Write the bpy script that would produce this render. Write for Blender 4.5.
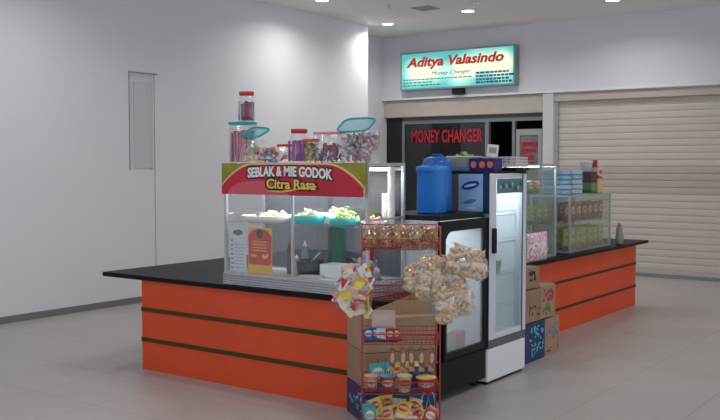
import bpy, bmesh, math, random
from mathutils import Vector, Matrix
for o in list(bpy.data.objects): bpy.data.objects.remove(o)
SC = bpy.context.scene; COL = SC.collection
RAD = math.radians; PI = math.pi

# ------------------------------------------------------------------ camera
cam = bpy.data.cameras.new('camera'); camo = bpy.data.objects.new('camera', cam); COL.objects.link(camo)
cam.sensor_width = 36; cam.lens = 915.6/720*36; cam.clip_end = 200
camo.location = (0, 0, 1.7); camo.rotation_euler = (RAD(90-2.794), 0, RAD(35.913))
SC.camera = camo
# ------------------------------------------------------------------ world, light, exposure
w = bpy.data.worlds.new('world'); SC.world = w; w.use_nodes = True
w.node_tree.nodes['Background'].inputs[0].default_value = (0.86, 0.93, 1.0, 1)
w.node_tree.nodes['Background'].inputs[1].default_value = 0.71
SC.view_settings.view_transform = 'Standard'; SC.view_settings.look = 'None'
SC.view_settings.exposure = 0.76; SC.view_settings.gamma = 1; SC.view_settings.use_curve_mapping = False
DOWNLIGHT_W = 9
CEIL = 4.01

# ------------------------------------------------------------------ materials
MATS = {}
def mat(name, col, rough=.6, metal=0, vary=.0, scale=6, bump=0, emit=0, ecol=None, spec=.5, alpha=1):
    if name in MATS: return MATS[name]
    m = bpy.data.materials.new(name); m.use_nodes = True; nt = m.node_tree; b = nt.nodes['Principled BSDF']
    b.inputs['Base Color'].default_value = (*col, 1); b.inputs['Roughness'].default_value = rough
    b.inputs['Metallic'].default_value = metal; b.inputs['Specular IOR Level'].default_value = spec
    if vary or bump:
        tc = nt.nodes.new('ShaderNodeTexCoord'); n = nt.nodes.new('ShaderNodeTexNoise')
        n.inputs['Scale'].default_value = scale; n.inputs['Detail'].default_value = 4
        nt.links.new(tc.outputs['Object'], n.inputs['Vector'])
        if vary:
            r = nt.nodes.new('ShaderNodeMapRange')
            r.inputs['From Min'].default_value = .3; r.inputs['From Max'].default_value = .7
            r.inputs['To Min'].default_value = 1-vary; r.inputs['To Max'].default_value = 1+vary
            mx = nt.nodes.new('ShaderNodeVectorMath'); mx.operation = 'SCALE'
            mx.inputs[0].default_value = col
            nt.links.new(n.outputs['Fac'], r.inputs['Value']); nt.links.new(r.outputs[0], mx.inputs['Scale'])
            nt.links.new(mx.outputs[0], b.inputs['Base Color'])
        if bump:
            bp = nt.nodes.new('ShaderNodeBump'); bp.inputs['Strength'].default_value = bump; bp.inputs['Distance'].default_value = .01
            nt.links.new(n.outputs['Fac'], bp.inputs['Height']); nt.links.new(bp.outputs[0], b.inputs['Normal'])
    if emit:
        b.inputs['Emission Color'].default_value = (*(ecol or col), 1); b.inputs['Emission Strength'].default_value = emit
    MATS[name] = m; return m

def clear(name, col=(1,1,1), tint=.0, gloss=.08, rough=.03, milk=0.0):
    """thin transparent sheet: transparent + a little mirror reflection (+ a little milkiness)"""
    if name in MATS: return MATS[name]
    m = bpy.data.materials.new(name); m.use_nodes = True; nt = m.node_tree; nt.nodes.remove(nt.nodes['Principled BSDF'])
    out = nt.nodes['Material Output']
    t = nt.nodes.new('ShaderNodeBsdfTransparent')
    t.inputs[0].default_value = (*[1-tint+tint*c for c in col], 1)
    g = nt.nodes.new('ShaderNodeBsdfGlossy'); g.inputs['Roughness'].default_value = rough; g.inputs[0].default_value = (1,1,1,1)
    lw = nt.nodes.new('ShaderNodeLayerWeight'); lw.inputs[0].default_value = .35
    mm = nt.nodes.new('ShaderNodeMath'); mm.operation = 'MULTIPLY_ADD'; mm.inputs[1].default_value = .18; mm.inputs[2].default_value = gloss
    nt.links.new(lw.outputs['Fresnel'], mm.inputs[0])
    x = nt.nodes.new('ShaderNodeMixShader'); nt.links.new(mm.outputs[0], x.inputs[0]); nt.links.new(t.outputs[0], x.inputs[1]); nt.links.new(g.outputs[0], x.inputs[2])
    last = x
    if milk:
        d = nt.nodes.new('ShaderNodeBsdfDiffuse'); d.inputs[0].default_value = (*col, 1)
        y = nt.nodes.new('ShaderNodeMixShader'); y.inputs[0].default_value = milk
        nt.links.new(x.outputs[0], y.inputs[1]); nt.links.new(d.outputs[0], y.inputs[2]); last = y
    nt.links.new(last.outputs[0], out.inputs['Surface'])
    MATS[name] = m; return m

def printed(name, cols, scale=9, rough=.35, stretch=(1,1,1)):
    """packaging print: patches of several ink colours in object space"""
    if name in MATS: return MATS[name]
    m = bpy.data.materials.new(name); m.use_nodes = True; nt = m.node_tree; b = nt.nodes['Principled BSDF']
    b.inputs['Roughness'].default_value = rough
    tc = nt.nodes.new('ShaderNodeTexCoord'); mp = nt.nodes.new('ShaderNodeMapping'); mp.inputs['Scale'].default_value = stretch
    oi = nt.nodes.new('ShaderNodeObjectInfo'); ad = nt.nodes.new('ShaderNodeVectorMath'); ad.operation = 'ADD'
    sc = nt.nodes.new('ShaderNodeVectorMath'); sc.operation = 'SCALE'; sc.inputs[0].default_value = (3.1, 7.7, 5.3)
    nt.links.new(oi.outputs['Random'], sc.inputs['Scale'])
    v = nt.nodes.new('ShaderNodeTexVoronoi'); v.inputs['Scale'].default_value = scale*1.7; v.inputs['Randomness'].default_value = .9
    nt.links.new(tc.outputs['Object'], mp.inputs[0]); nt.links.new(mp.outputs[0], ad.inputs[0]); nt.links.new(sc.outputs[0], ad.inputs[1]); nt.links.new(ad.outputs[0], v.inputs['Vector'])
    sep = nt.nodes.new('ShaderNodeSeparateColor'); nt.links.new(v.outputs['Color'], sep.inputs[0])
    r = nt.nodes.new('ShaderNodeValToRGB'); r.color_ramp.interpolation = 'CONSTANT'
    while len(r.color_ramp.elements) > 1: r.color_ramp.elements.remove(r.color_ramp.elements[-1])
    r.color_ramp.elements[0].position = 0; r.color_ramp.elements[0].color = (*cols[0], 1)
    for i, c in enumerate(cols[1:]):
        e = r.color_ramp.elements.new((i+1)/len(cols)); e.color = (*c, 1)
    nt.links.new(sep.outputs[0], r.inputs[0]); nt.links.new(r.outputs[0], b.inputs['Base Color'])
    MATS[name] = m; return m

WHITE = mat('white_paint', (.80,.81,.87), .8, vary=.015, scale=1.2)
FASCIA = mat('fascia_paint', (.74,.74,.80), .8, vary=.02, scale=1.0)
CEILM = mat('ceiling_paint', (.86,.84,.83), .9, vary=.02, scale=1)
ALU = mat('brushed_aluminium', (.62,.64,.66), .35, .8, vary=.06, scale=20)
BLACKG = mat('black_granite_laminate', (.008,.007,.012), .45, vary=.4, scale=60, spec=.14)
ORANGE = mat('orange_laminate', (.72,.075,.018), .5, vary=.05, scale=3)
GROOVE = mat('olive_gold_groove_strip', (.075,.05,.012), .6, spec=.2)
GROOVED = mat('dark_groove_strip', (.05,.02,.012), .5)
GLASS = clear('clear_glass', (.85,.95,.93), .10, .012)
GLASSG = clear('greenish_glass', (.70,.85,.82), .30, .09)
PLAST = clear('clear_plastic', (.9,.93,1), .12, .05, .12, milk=.035)
FILM = clear('clear_film', (1,1,1), 0, .05, .2, milk=.02)
WPL = mat('white_plastic', (.80,.81,.83), .35)
WENAM = mat('white_enamel', (.82,.84,.88), .3)
BLK = mat('black_plastic', (.008,.008,.010), .4, spec=.25)
BLKM = mat('black_enamel', (.010,.010,.012), .45, spec=.2)
TEAL = mat('teal_plastic', (.01,.42,.46), .35)
REDP = mat('red_plastic', (.62,.03,.04), .35)
PINKP = mat('pink_plastic', (.85,.30,.42), .35)
ORP = mat('orange_plastic', (.85,.16,.05), .35)
WIRE = mat('red_enamelled_wire', (.42,.045,.045), .45)
CARD = mat('brown_cardboard', (.33,.20,.13), .85, vary=.08, scale=8)
CARD2 = mat('pale_cardboard', (.38,.25,.16), .85, vary=.08, scale=8)
NAVY = mat('navy_carton', (.012,.03,.11), .4)
INK = mat('black_ink', (.02,.02,.02), .6)
REDINK = mat('red_ink', (.60,.02,.03), .5)
GREY = mat('grey_plastic', (.30,.30,.31), .5)

def label_mat(name, base, base2, oval, accent, axis='X', rough=.35):
    """wrapper artwork: ground colour, footer band, oval badge with a line of lettering-like marks, placed on the pack itself"""
    if name in MATS: return MATS[name]
    m = bpy.data.materials.new(name); m.use_nodes = True; nt = m.node_tree; b = nt.nodes['Principled BSDF']; b.inputs['Roughness'].default_value = rough
    L = nt.links.new
    tc = nt.nodes.new('ShaderNodeTexCoord'); sp = nt.nodes.new('ShaderNodeSeparateXYZ'); L(tc.outputs['Generated'], sp.inputs[0])
    u, v = sp.outputs[axis], sp.outputs['Z']
    def M(op, a, c, d=None):
        n = nt.nodes.new('ShaderNodeMath'); n.operation = op
        for i, x in enumerate((a, c, d)):
            if x is None: continue
            if isinstance(x, (int, float)): n.inputs[i].default_value = x
            else: L(x, n.inputs[i])
        return n.outputs[0]
    def mix(f, a, c):
        n = nt.nodes.new('ShaderNodeMix'); n.data_type = 'RGBA'; L(f, n.inputs[0])
        for k, x in ((6, a), (7, c)):
            if isinstance(x, tuple): n.inputs[k].default_value = (*x, 1)
            else: L(x, n.inputs[k])
        return n.outputs[2]
    oi = nt.nodes.new('ShaderNodeObjectInfo')
    ground = mix(M('GREATER_THAN', oi.outputs['Random'], .5), base, base2)
    slant = M('ADD', v, M('MULTIPLY', u, .18))
    ground = mix(M('LESS_THAN', slant, .30), ground, accent)
    du = M('DIVIDE', M('SUBTRACT', u, .5), .36); dv = M('DIVIDE', M('SUBTRACT', v, .60), .22)
    rr = M('ADD', M('MULTIPLY', du, du), M('MULTIPLY', dv, dv))
    col = mix(M('LESS_THAN', rr, 1.0), ground, oval)
    bars = M('GREATER_THAN', M('SINE', M('MULTIPLY', u, 60.0), 0), -.2)
    inb = M('MULTIPLY', M('LESS_THAN', M('ABSOLUTE', M('SUBTRACT', v, .60), 0), .07), M('LESS_THAN', rr, .75))
    col = mix(M('MULTIPLY', bars, inb), col, accent)
    L(col, b.inputs['Base Color']); MATS[name] = m; return m

# ------------------------------------------------------------------ mesh helpers
def new(): return bmesh.new()
def box(bm, x0, x1, y0, y1, z0, z1, mi=0, M=None):
    vs = [bm.verts.new(M @ Vector(c) if M else c) for c in ((x0,y0,z0),(x1,y0,z0),(x1,y1,z0),(x0,y1,z0),(x0,y0,z1),(x1,y0,z1),(x1,y1,z1),(x0,y1,z1))]
    for f in ((3,2,1,0),(4,5,6,7),(0,1,5,4),(1,2,6,5),(2,3,7,6),(3,0,4,7)):
        fc = bm.faces.new([vs[i] for i in f]); fc.material_index = mi
    return bm
def tube(bm, pts, r, n=6, mi=0, closed=False):
    pts = [Vector(p) for p in pts]; rings = []
    N = len(pts)
    for i, p in enumerate(pts):
        if closed: d = pts[(i+1) % N]-pts[i-1]
        else: d = pts[min(i+1, N-1)]-pts[max(i-1, 0)]
        d.normalize(); u = d.cross(Vector((0,0,1)))
        if u.length < 1e-3: u = d.cross(Vector((1,0,0)))
        u.normalize(); v = d.cross(u)
        rr = r[i] if isinstance(r, (list, tuple)) else r
        rings.append([bm.verts.new(p+u*math.cos(2*PI*k/n)*rr+v*math.sin(2*PI*k/n)*rr) for k in range(n)])
    for i in range(N if closed else N-1):
        a, b = rings[i], rings[(i+1) % N]
        for k in range(n):
            f = bm.faces.new((a[k], a[(k+1)%n], b[(k+1)%n], b[k])); f.material_index = mi; f.smooth = True
    if not closed:
        bm.faces.new(rings[0][::-1]).material_index = mi; bm.faces.new(rings[-1]).material_index = mi
    return bm
def lathe(bm, prof, n=24, c=(0,0,0), mi=0, sx=1, sy=1, power=2.0, caps=True, M=None):
    """profile of (r, z); power > 2 gives a rounded-square section"""
    rings = []
    for r, z in prof:
        ring = []
        for k in range(n):
            a = 2*PI*(k+.5)/n; ca, sa = math.cos(a), math.sin(a)
            q = (abs(ca)**power+abs(sa)**power)**(-1/power)
            v = Vector((c[0]+r*q*ca*sx, c[1]+r*q*sa*sy, c[2]+z)); ring.append(bm.verts.new(M @ v if M else v))
        rings.append(ring)
    for a, b in zip(rings, rings[1:]):
        for k in range(n):
            f = bm.faces.new((a[k], a[(k+1)%n], b[(k+1)%n], b[k])); f.material_index = mi; f.smooth = True
    if caps:
        bm.faces.new(rings[0][::-1]).material_index = mi; bm.faces.new(rings[-1]).material_index = mi
    return bm
def prism(bm, poly, y0, y1, mi=0):
    """polygon in x,z extruded from y0 to y1"""
    a = [bm.verts.new((x, y0, z)) for x, z in poly]; b = [bm.verts.new((x, y1, z)) for x, z in poly]
    n = len(poly)
    bm.faces.new(a).material_index = mi; bm.faces.new(b[::-1]).material_index = mi
    for i in range(n): bm.faces.new((a[i], b[i], b[(i+1)%n], a[(i+1)%n])).material_index = mi
    return bm
def obj(name, bm, m, parent=None, bevel=0, smooth=False):
    bmesh.ops.recalc_face_normals(bm, faces=bm.faces)
    me = bpy.data.meshes.new(name); bm.to_mesh(me); bm.free()
    for x in (m if isinstance(m, (list, tuple)) else [m]): me.materials.append(x)
    if smooth:
        for p in me.polygons: p.use_smooth = True
    o = bpy.data.objects.new(name, me); COL.objects.link(o)
    if parent: o.parent = parent
    if bevel:
        b = o.modifiers.new('bevel', 'BEVEL'); b.width = bevel; b.segments = 2; b.limit_method = 'ANGLE'
    return o
def bx(name, d, m, parent=None, bevel=0): return obj(name, box(new(), *d), m, parent, bevel)
def thing(name, label, cat, loc=(0,0,0), rz=0, group=None):
    o = bpy.data.objects.new(name, None); COL.objects.link(o); o.location = loc; o.rotation_euler = (0,0,rz)
    o.empty_display_size = .05
    o['label'] = label; o['category'] = cat
    if group: o['group'] = group
    return o
def tag(o, label, cat, group=None, kind=None):
    o['label'] = label; o['category'] = cat
    if group: o['group'] = group
    if kind: o['kind'] = kind
    return o
def struct(o, label=None):
    o['kind'] = 'structure'
    if label: o['label'] = label
    return o
def kids(o): return [c for c in bpy.data.objects if c.parent == o]
def dup(root, loc=None, rz=None, label=None, group=None, scale=None):
    r = root.copy(); COL.objects.link(r)
    if loc is not None: r.location = loc
    if rz is not None: r.rotation_euler = rz if isinstance(rz, tuple) else (0,0,rz)
    if label: r['label'] = label
    if group: r['group'] = group
    if scale: r.scale = scale
    for ch in kids(root):
        c = ch.copy(); COL.objects.link(c); c.parent = r
        for g in kids(ch):
            d = g.copy(); COL.objects.link(d); d.parent = c
    return r
def lettering(name, s, wd, ht, depth, m, parent=None, loc=(0,0,0), rz=0, shear=0, off=0, arch=0, tilt=0):
    """raised letters in the local xz plane facing -y, centred, fitted to wd x ht"""
    cu = bpy.data.curves.new(name, 'FONT'); cu.body = s; cu.size = 1; cu.extrude = .02; cu.offset = off; cu.shear = shear
    cu.align_x = 'CENTER'; cu.resolution_u = 3
    t = bpy.data.objects.new('tmp', cu); COL.objects.link(t); bpy.context.view_layer.update()
    me = bpy.data.meshes.new_from_object(t.evaluated_get(bpy.context.evaluated_depsgraph_get())); bpy.data.objects.remove(t)
    xs = [v.co.x for v in me.vertices]; ys = [v.co.y for v in me.vertices]
    x0, x1, y0, y1 = min(xs), max(xs), min(ys), max(ys)
    for v in me.vertices:
        x = (v.co.x-(x0+x1)/2)/(x1-x0)*wd; y = (v.co.y-(y0+y1)/2)/(y1-y0)*ht; z = v.co.z/.02*depth/2
        y += arch*(1-(2*x/wd)**2) + tilt*x
        v.co = (x, -z, y)
    me.materials.clear(); me.materials.append(m); me.name = name
    o = bpy.data.objects.new(name, me); COL.objects.link(o); o.location = loc; o.rotation_euler = (0,0,rz)
    if parent: o.parent = parent
    return o

# ------------------------------------------------------------------ structure
XL, YB, YE = -8.834, 13.816, 12.42
def floor_mat():
    m = bpy.data.materials.new('polished_floor_tiles'); m.use_nodes = True; nt = m.node_tree; b = nt.nodes['Principled BSDF']
    tc = nt.nodes.new('ShaderNodeTexCoord'); br = nt.nodes.new('ShaderNodeTexBrick')
    mp = nt.nodes.new('ShaderNodeMapping'); mp.inputs['Location'].default_value = (2.5-7*.7+7*.7, .1, 0)
    br.offset = 0; br.inputs['Scale'].default_value = 1; br.inputs['Brick Width'].default_value = .70; br.inputs['Row Height'].default_value = .70
    br.inputs['Mortar Size'].default_value = .0028; br.inputs['Mortar Smooth'].default_value = .3
    br.inputs['Color1'].default_value = (.42,.395,.38,1); br.inputs['Color2'].default_value = (.445,.415,.405,1); br.inputs['Mortar'].default_value = (.22,.21,.21,1)
    nt.links.new(tc.outputs['Object'], mp.inputs[0]); nt.links.new(mp.outputs[0], br.inputs['Vector'])
    n = nt.nodes.new('ShaderNodeTexNoise'); n.inputs['Scale'].default_value = 1.6; n.inputs['Detail'].default_value = 5
    nt.links.new(tc.outputs['Object'], n.inputs['Vector'])
    r = nt.nodes.new('ShaderNodeMapRange'); r.inputs['To Min'].default_value = .93; r.inputs['To Max'].default_value = 1.07
    nt.links.new(n.outputs['Fac'], r.inputs['Value'])
    s = nt.nodes.new('ShaderNodeVectorMath'); s.operation = 'SCALE'
    nt.links.new(br.outputs['Color'], s.inputs[0]); nt.links.new(r.outputs[0], s.inputs['Scale']); nt.links.new(s.outputs[0], b.inputs['Base Color'])
    b.inputs['Roughness'].default_value = .38; b.inputs['Specular IOR Level'].default_value = .35
    return m
struct(bx('floor', (-11, 7, -5, 17, -.1, 0), floor_mat()))
struct(bx('ceiling', (-11, 7, -5, 17, CEIL, CEIL+.1), CEILM))

# left wall with a shallow service niche and a panel joint below it
NY0, NY1, NZ0, NZ1 = 7.415, 7.80, 1.64, 2.83
b = new()
box(b, XL-.25, XL, -5, NY0, 0, CEIL); box(b, XL-.25, XL, NY1, YE, 0, CEIL)
box(b, XL-.25, XL, NY0, NY1, 0, NZ0); box(b, XL-.25, XL, NY0, NY1, NZ1, CEIL)
box(b, XL-.25, XL-.055, NY0, NY1, NZ0, NZ1)
wl = struct(obj('wall_left', b, WHITE))
b = new(); box(b, XL-.055, XL-.03, NY0+.10, NY1-.004, NZ0+.03, NZ1-.10)
struct(obj('trim_1', b, mat('niche_panel', (.66,.66,.69), .7)))
b = new(); box(b, XL, XL+.003, NY1+.004, NY1+.012, .1, NZ0+1.19); box(b, XL, XL+.006, NY0-.012, NY0-.002, NZ0, NZ1+.01); box(b, XL, XL+.012, NY0-.012, NY1+.06, NZ1, NZ1+.014)  # dark strips: panel joint, left edge line; top strip paints the niche's shadow
struct(obj('trim_2', b, mat('joint_and_painted_shadow', (.32,.32,.36), .8)))
struct(bx('baseboard_left', (XL, XL+.014, -5, YE, 0, .075), mat('grey_skirting', (.20,.20,.21), .6)))
# alcove return beyond the corner
struct(bx('wall_alcove', (-9.75, -9.49, YE, YB+.2, 0, CEIL), FASCIA))
struct(bx('wall_alcove_front', (-9.75, XL-.25, YE-.2, YE, 0, CEIL), WHITE))
# back wall: fascia above the shop fronts
struct(bx('wall_back', (-9.75, 7, YB, YB+.6, 2.885, CEIL), FASCIA))
b = new(); box(b, -9.49, 7, YB-.035, YB, 2.865, 2.90)
struct(obj('trim_3', b, WHITE, bevel=.004))
struct(bx('trim_4', (-6.34, -6.16, YB-.01, YB+.32, 0, 2.865), mat('pillar_paint', (.62,.63,.67), .6)))
struct(bx('baseboard_back', (-6.16, 7, YB+.02, YB+.09, 0, .05), mat('steel_sill', (.22,.24,.27), .5)))
# the money changer's front
BEIGE = mat('beige_shutter_housing', (.52,.47,.41), .6, vary=.03)
struct(bx('trim_5', (-9.49, -6.34, YB+.03, YB+.5, 2.56, 2.865), BEIGE, bevel=.01))
DARKB = mat('dark_bulkhead', (.10,.13,.15), .4)
FRM = mat('grey_aluminium_frame', (.26,.28,.29), .4, .5)
struct(bx('trim_6', (-9.49, -6.34, YB+.14, YB+.26, 2.48, 2.56), DARKB))
struct(bx('wall_shop_side', (-9.49, -9.15, YB+.12, YB+.24, 0, 2.56), mat('black_side_panel', (.008,.008,.012), .5)))
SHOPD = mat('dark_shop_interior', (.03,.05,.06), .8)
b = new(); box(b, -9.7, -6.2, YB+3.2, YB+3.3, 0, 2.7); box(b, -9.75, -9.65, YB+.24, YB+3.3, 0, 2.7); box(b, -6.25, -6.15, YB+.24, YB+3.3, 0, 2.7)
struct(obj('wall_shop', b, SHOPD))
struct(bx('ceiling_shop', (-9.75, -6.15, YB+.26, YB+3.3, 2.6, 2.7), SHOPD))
wf = struct(obj('window_1', box(box(box(box(new(), -9.15, -9.10, YB+.12, YB+.20, 0, 2.50), -7.46, -7.39, YB+.12, YB+.20, 0, 2.50), -9.10, -7.46, YB+.12, YB+.20, 2.44, 2.50), -9.10, -7.46, YB+.12, YB+.20, .0, .12), FRM))
bx('glass_pane', (-9.10, -7.46, YB+.15, YB+.16, .12, 2.44), clear('dark_tinted_glass', (.10,.15,.16), .75, .06), wf)
REDL = mat('red_vinyl', (.50,.012,.03), .5)
lettering('window_lettering', 'MONEY CHANGER', 1.44, .23, .006, REDL, wf, (-8.24, YB+.143, 2.215), off=.02)
d1 = struct(obj('door_1', box(box(box(new(), -7.39, -6.34, YB+.12, YB+.20, 2.44, 2.50), -6.95, -6.90, YB+.12, YB+.20, 0, 2.44), -6.385, -6.34, YB+.12, YB+.20, 0, 2.44), FRM))
b = new(); X0, X1 = -6.89, -6.42
box(b, X0, X0+.07, YB+.14, YB+.18, .02, 2.30); box(b, X1-.07, X1, YB+.14, YB+.18, .02, 2.30); box(b, X0+.07, X1-.07, YB+.14, YB+.18, 2.2, 2.30); box(b, X0+.07, X1-.07, YB+.14, YB+.18, .02, .16)
lf = obj('door_leaf', b, mat('pale_aluminium_frame', (.42,.42,.42), .4, .4), d1)
bx('door_glass', (X0+.07, X1-.07, YB+.155, YB+.165, .16, 2.2), clear('smoky_glass', (.45,.44,.44), .5, .10, milk=.25), lf)
b = new()
for i, z in enumerate((2.05, 1.94, 1.83, 1.72)):
    x = X0+.10
    random.seed(i)
    while x < X1-.14:
        q = random.choice((.03,.045,.06)); box(b, x, x+q, YB+.143, YB+.148, z-.035, z+.035); x += q+.014
obj('door_lettering', b, REDL, lf)
bx('door_handle', (X0+.02, X0+.045, YB+.10, YB+.14, .95, 1.25), ALU, lf, .004)

# roller shutter of the neighbouring unit
sh = thing('roller_shutter', 'closed beige horizontal-slat roller shutter filling the wide shop front on the right', 'shutter', (-6.16, YB+.12, 0))
SLAT = mat('beige_shutter_slat', (.60,.55,.50), .5, vary=.03, scale=2)
SLATD = mat('darker_shutter_slat', (.50,.445,.40), .55, vary=.03, scale=2)  # darker beige for the middle band of slats
def slats(z0, z1, p=.105):
    b = new(); z = z0; L = 13.1
    while z < z1-1e-4:
        prof = [(0,z),(-.008,z+.006),(-.0115,z+.03),(-.012,z+.06),(-.011,z+.085),(-.008,z+.093),(0,z+.097),(0,z+p)]
        a = [b.verts.new((0, y, zz)) for y, zz in prof]; c = [b.verts.new((L, y, zz)) for y, zz in prof]
        for i in range(len(prof)-1): b.faces.new((a[i], c[i], c[i+1], a[i+1]))
        z += p
    return b
obj('slat_curtain', slats(1.68, 2.73), SLAT, sh); 
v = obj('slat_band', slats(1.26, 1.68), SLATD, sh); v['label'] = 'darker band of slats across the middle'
obj('slat_curtain', slats(.105, 1.26), SLAT, sh)
obj('shutter_housing', box(new(), 0, 13.1, -.10, .1, 2.73, 2.862), mat('housing_beige', (.52,.47,.42), .6), sh)
obj('bottom_rail', box(new(), 0, 13.1, -.03, .02, .05, .105), mat('rail', (.52,.50,.46), .5), sh, .004)
obj('guide_rail', box(new(), 0, .045, -.05, -.025, .05, 2.73), ALU, sh)

# ------------------------------------------------------------------ ceiling fittings
LAMP = mat('lamp_diffuser', (1,1,1), .5, emit=14, ecol=(1,.98,.94))
def downlight(x, y, label):
    t = thing('downlight', label, 'ceiling light', (x, y, CEIL), 0, 'recessed round ceiling downlights')
    b = new(); lathe(b, [(.085,-.004),(.115,-.012),(.118,0)], 28, caps=False); obj('trim_ring', b, WPL, t)
    b = new(); lathe(b, [(.001,-.0065),(.086,-.006),(.086,-.002)], 28); obj('diffuser', b, LAMP, t)
    l = bpy.data.lights.new('lamp', 'AREA'); l.shape = 'DISK'; l.size = .17; l.energy = DOWNLIGHT_W; l.color = (1,.97,.93); l.spread = RAD(150)
    lo = bpy.data.objects.new('lamp', l); COL.objects.link(lo); lo.parent = t; lo.location = (0,0,-.02)
downlight(-8.01, 10.16, 'round white downlight nearest the long left wall, cut by the top of the photo')
downlight(-8.49, 12.50, 'round white downlight above the inner wall corner, left of the lit shop sign')
downlight(-6.81, 12.16, 'round white downlight above the right half of the lit shop sign')
downlight(-4.72, 12.54, 'round white downlight above the shutter, the one farthest right')
for x, y in ((-5.5,7.2),(-2.2,9.4),(-7.4,5.6),(-1.6,5.6),(.8,11.5),(-4.6,3.2),(-.5,1.6)):
    downlight(x, y, 'round white downlight outside the photo, over the open floor')
b = new(); box(b, -.16,.16,-.16,.16,-.012,0)
for k in range(6): box(b, -.13,.13,-.12+k*.045,-.10+k*.045,-.02,-.012)
o = obj('air_vent', b, mat('vent_grey', (.42,.41,.40), .6)); o.location = (-7.19,11.56,CEIL); tag(o, 'flat grey square air vent in the ceiling between two downlights', 'vent')
b = new(); lathe(b, [(.03,0),(.03,-.01),(.012,-.02),(.012,-.05),(.025,-.055),(.003,-.06)], 12)
o = obj('sprinkler_head', b, ALU); o.location = (-7.45,11.0,CEIL); tag(o, 'small pendent sprinkler head in the ceiling left of the vent', 'sprinkler')
b = new(); lathe(b, [(.06,0),(.06,-.02),(.045,-.04),(.002,-.045)], 20)
o = obj('smoke_detector', b, WPL); o.location = (-6.37,11.6,CEIL); tag(o, 'small round smoke detector on the ceiling right of the vent', 'smoke detector')

# ------------------------------------------------------------------ lit shop sign
sg = thing('shop_sign', 'lit turquoise lightbox sign reading Aditya Valasindo Money Changer above the shop front', 'sign', (-7.886, YB, 3.347))
W2, H2 = 1.117, .333
b = new(); box(b, -W2, W2, -.16, -.0, -H2, H2); obj('sign_box', b, mat('sign_casing', (.25,.33,.33), .4, .3), sg, .006)
def sign_face():
    m = bpy.data.materials.new('backlit_turquoise_sheet'); m.use_nodes = True; nt = m.node_tree; b = nt.nodes['Principled BSDF']
    tc = nt.nodes.new('ShaderNodeTexCoord'); acc = None
    # tubes behind the sheet: soft bright patches where they sit
    for cx, cz, sx, sz in ((-.80,-.02,.22,.20),(.10,-.05,.25,.22),(-.45,-.02,.25,.18),(.55,.06,.40,.20),(.90,.0,.20,.22)):
        mp = nt.nodes.new('ShaderNodeMapping'); mp.vector_type = 'TEXTURE'; mp.inputs['Location'].default_value = (cx, 0, cz); mp.inputs['Scale'].default_value = (sx*1.5, 10, sz*1.5)
        g = nt.nodes.new('ShaderNodeTexGradient'); g.gradient_type = 'SPHERICAL'
        nt.links.new(tc.outputs['Object'], mp.inputs[0]); nt.links.new(mp.outputs[0], g.inputs[0])
        if acc is None: acc = g.outputs['Fac']
        else:
            a = nt.nodes.new('ShaderNodeMath'); a.operation = 'ADD'; nt.links.new(acc, a.inputs[0]); nt.links.new(g.outputs['Fac'], a.inputs[1]); acc = a.outputs[0]
    r = nt.nodes.new('ShaderNodeValToRGB'); r.color_ramp.elements[0].color = (.07,.40,.40,1); r.color_ramp.elements[1].color = (1.0,.95,.66,1); r.color_ramp.elements[1].position = .75
    e = r.color_ramp.elements.new(.35); e.color = (.32,.72,.62,1)
    nt.links.new(acc, r.inputs[0]); b.inputs['Base Color'].default_value = (.1,.3,.3,1)
    nt.links.new(r.outputs[0], b.inputs['Emission Color']); b.inputs['Emission Strength'].default_value = .58
    return m
b = new(); box(b, -W2+.03, W2-.03, -.166, -.16, -H2+.03, H2-.03); obj('sign_face', b, sign_face(), sg)
SRED = mat('sign_red', (.42,.02,.015), .5, emit=.18, ecol=(.6,.03,.01))
lettering('sign_title', 'Aditya Valasindo', 1.90, .22, .006, SRED, sg, (-.03, -.172, .125), shear=.25, off=.035)
SGRN = mat('sign_green', (.03,.22,.18), .5); SBLU = mat('sign_blue', (.03,.10,.25), .5)
lettering('sign_subtitle', 'Money Changer', .78, .085, .004, SGRN, sg, (-.08, -.170, -.065), shear=.35)
b = new(); random.seed(4)
for z, xa, xb in ((-.15,-1.05,.25),(-.20,-1.05,-.5),(-.25,-1.05,-.35)):
    x = xa
    while x < xb: q = random.uniform(.03,.08); box(b, x, x+q, -.171, -.167, z-.009, z+.009); x += q+.02
obj('sign_small_print', b, SGRN, sg)
b = new()
for z in (-.10,-.155,-.21,-.26):
    x = .40
    while x < 1.02: q = random.uniform(.03,.09); box(b, x, x+q, -.171, -.167, z-.017, z+.017); x += q+.015
obj('sign_address_print', b, SBLU, sg)
b = new(); box(b, -.09, .11, -.12, 0, -H2-.10, -H2-.0); obj('sign_junction_box', b, BLK, sg, .005)

# ------------------------------------------------------------------ booth counters
def front_counter():
    t = thing('service_counter', 'orange front counter with black top and two olive stripes, carrying the food case', 'counter', (-5.925, 5.08, 0))
    b = new(); box(b, 0, 2.18, 0, .47, 0, .745); box(b, 0, .5, .47, 2.6, 0, .745); obj('panel', b, ORANGE, t)
    b = new(); box(b, -.475, 2.50, -.025, .475, .748, .785); box(b, -.475, .55, .475, 2.7, .748, .785); obj('countertop', b, BLACKG, t, .004)
    for z in (.235, .487): bx('groove_strip', (-.004, 2.184, -.006, 0, z, z+.034), GROOVE, t)
front_counter()
t = thing('service_counter', 'orange side counter with black top running back towards the shutter', 'counter', (-3.79, 7.0, 0))
bx('panel', (-.50, 0, 0, 3.95, 0, .742), ORANGE, t)
bx('countertop', (-.55, .07, -.02, 4.20, .745, .778), BLACKG, t, .004)
for z in (.225, .50): bx('groove_strip', (0, .006, 0, 3.955, z, z+.026), GROOVED, t)

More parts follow.
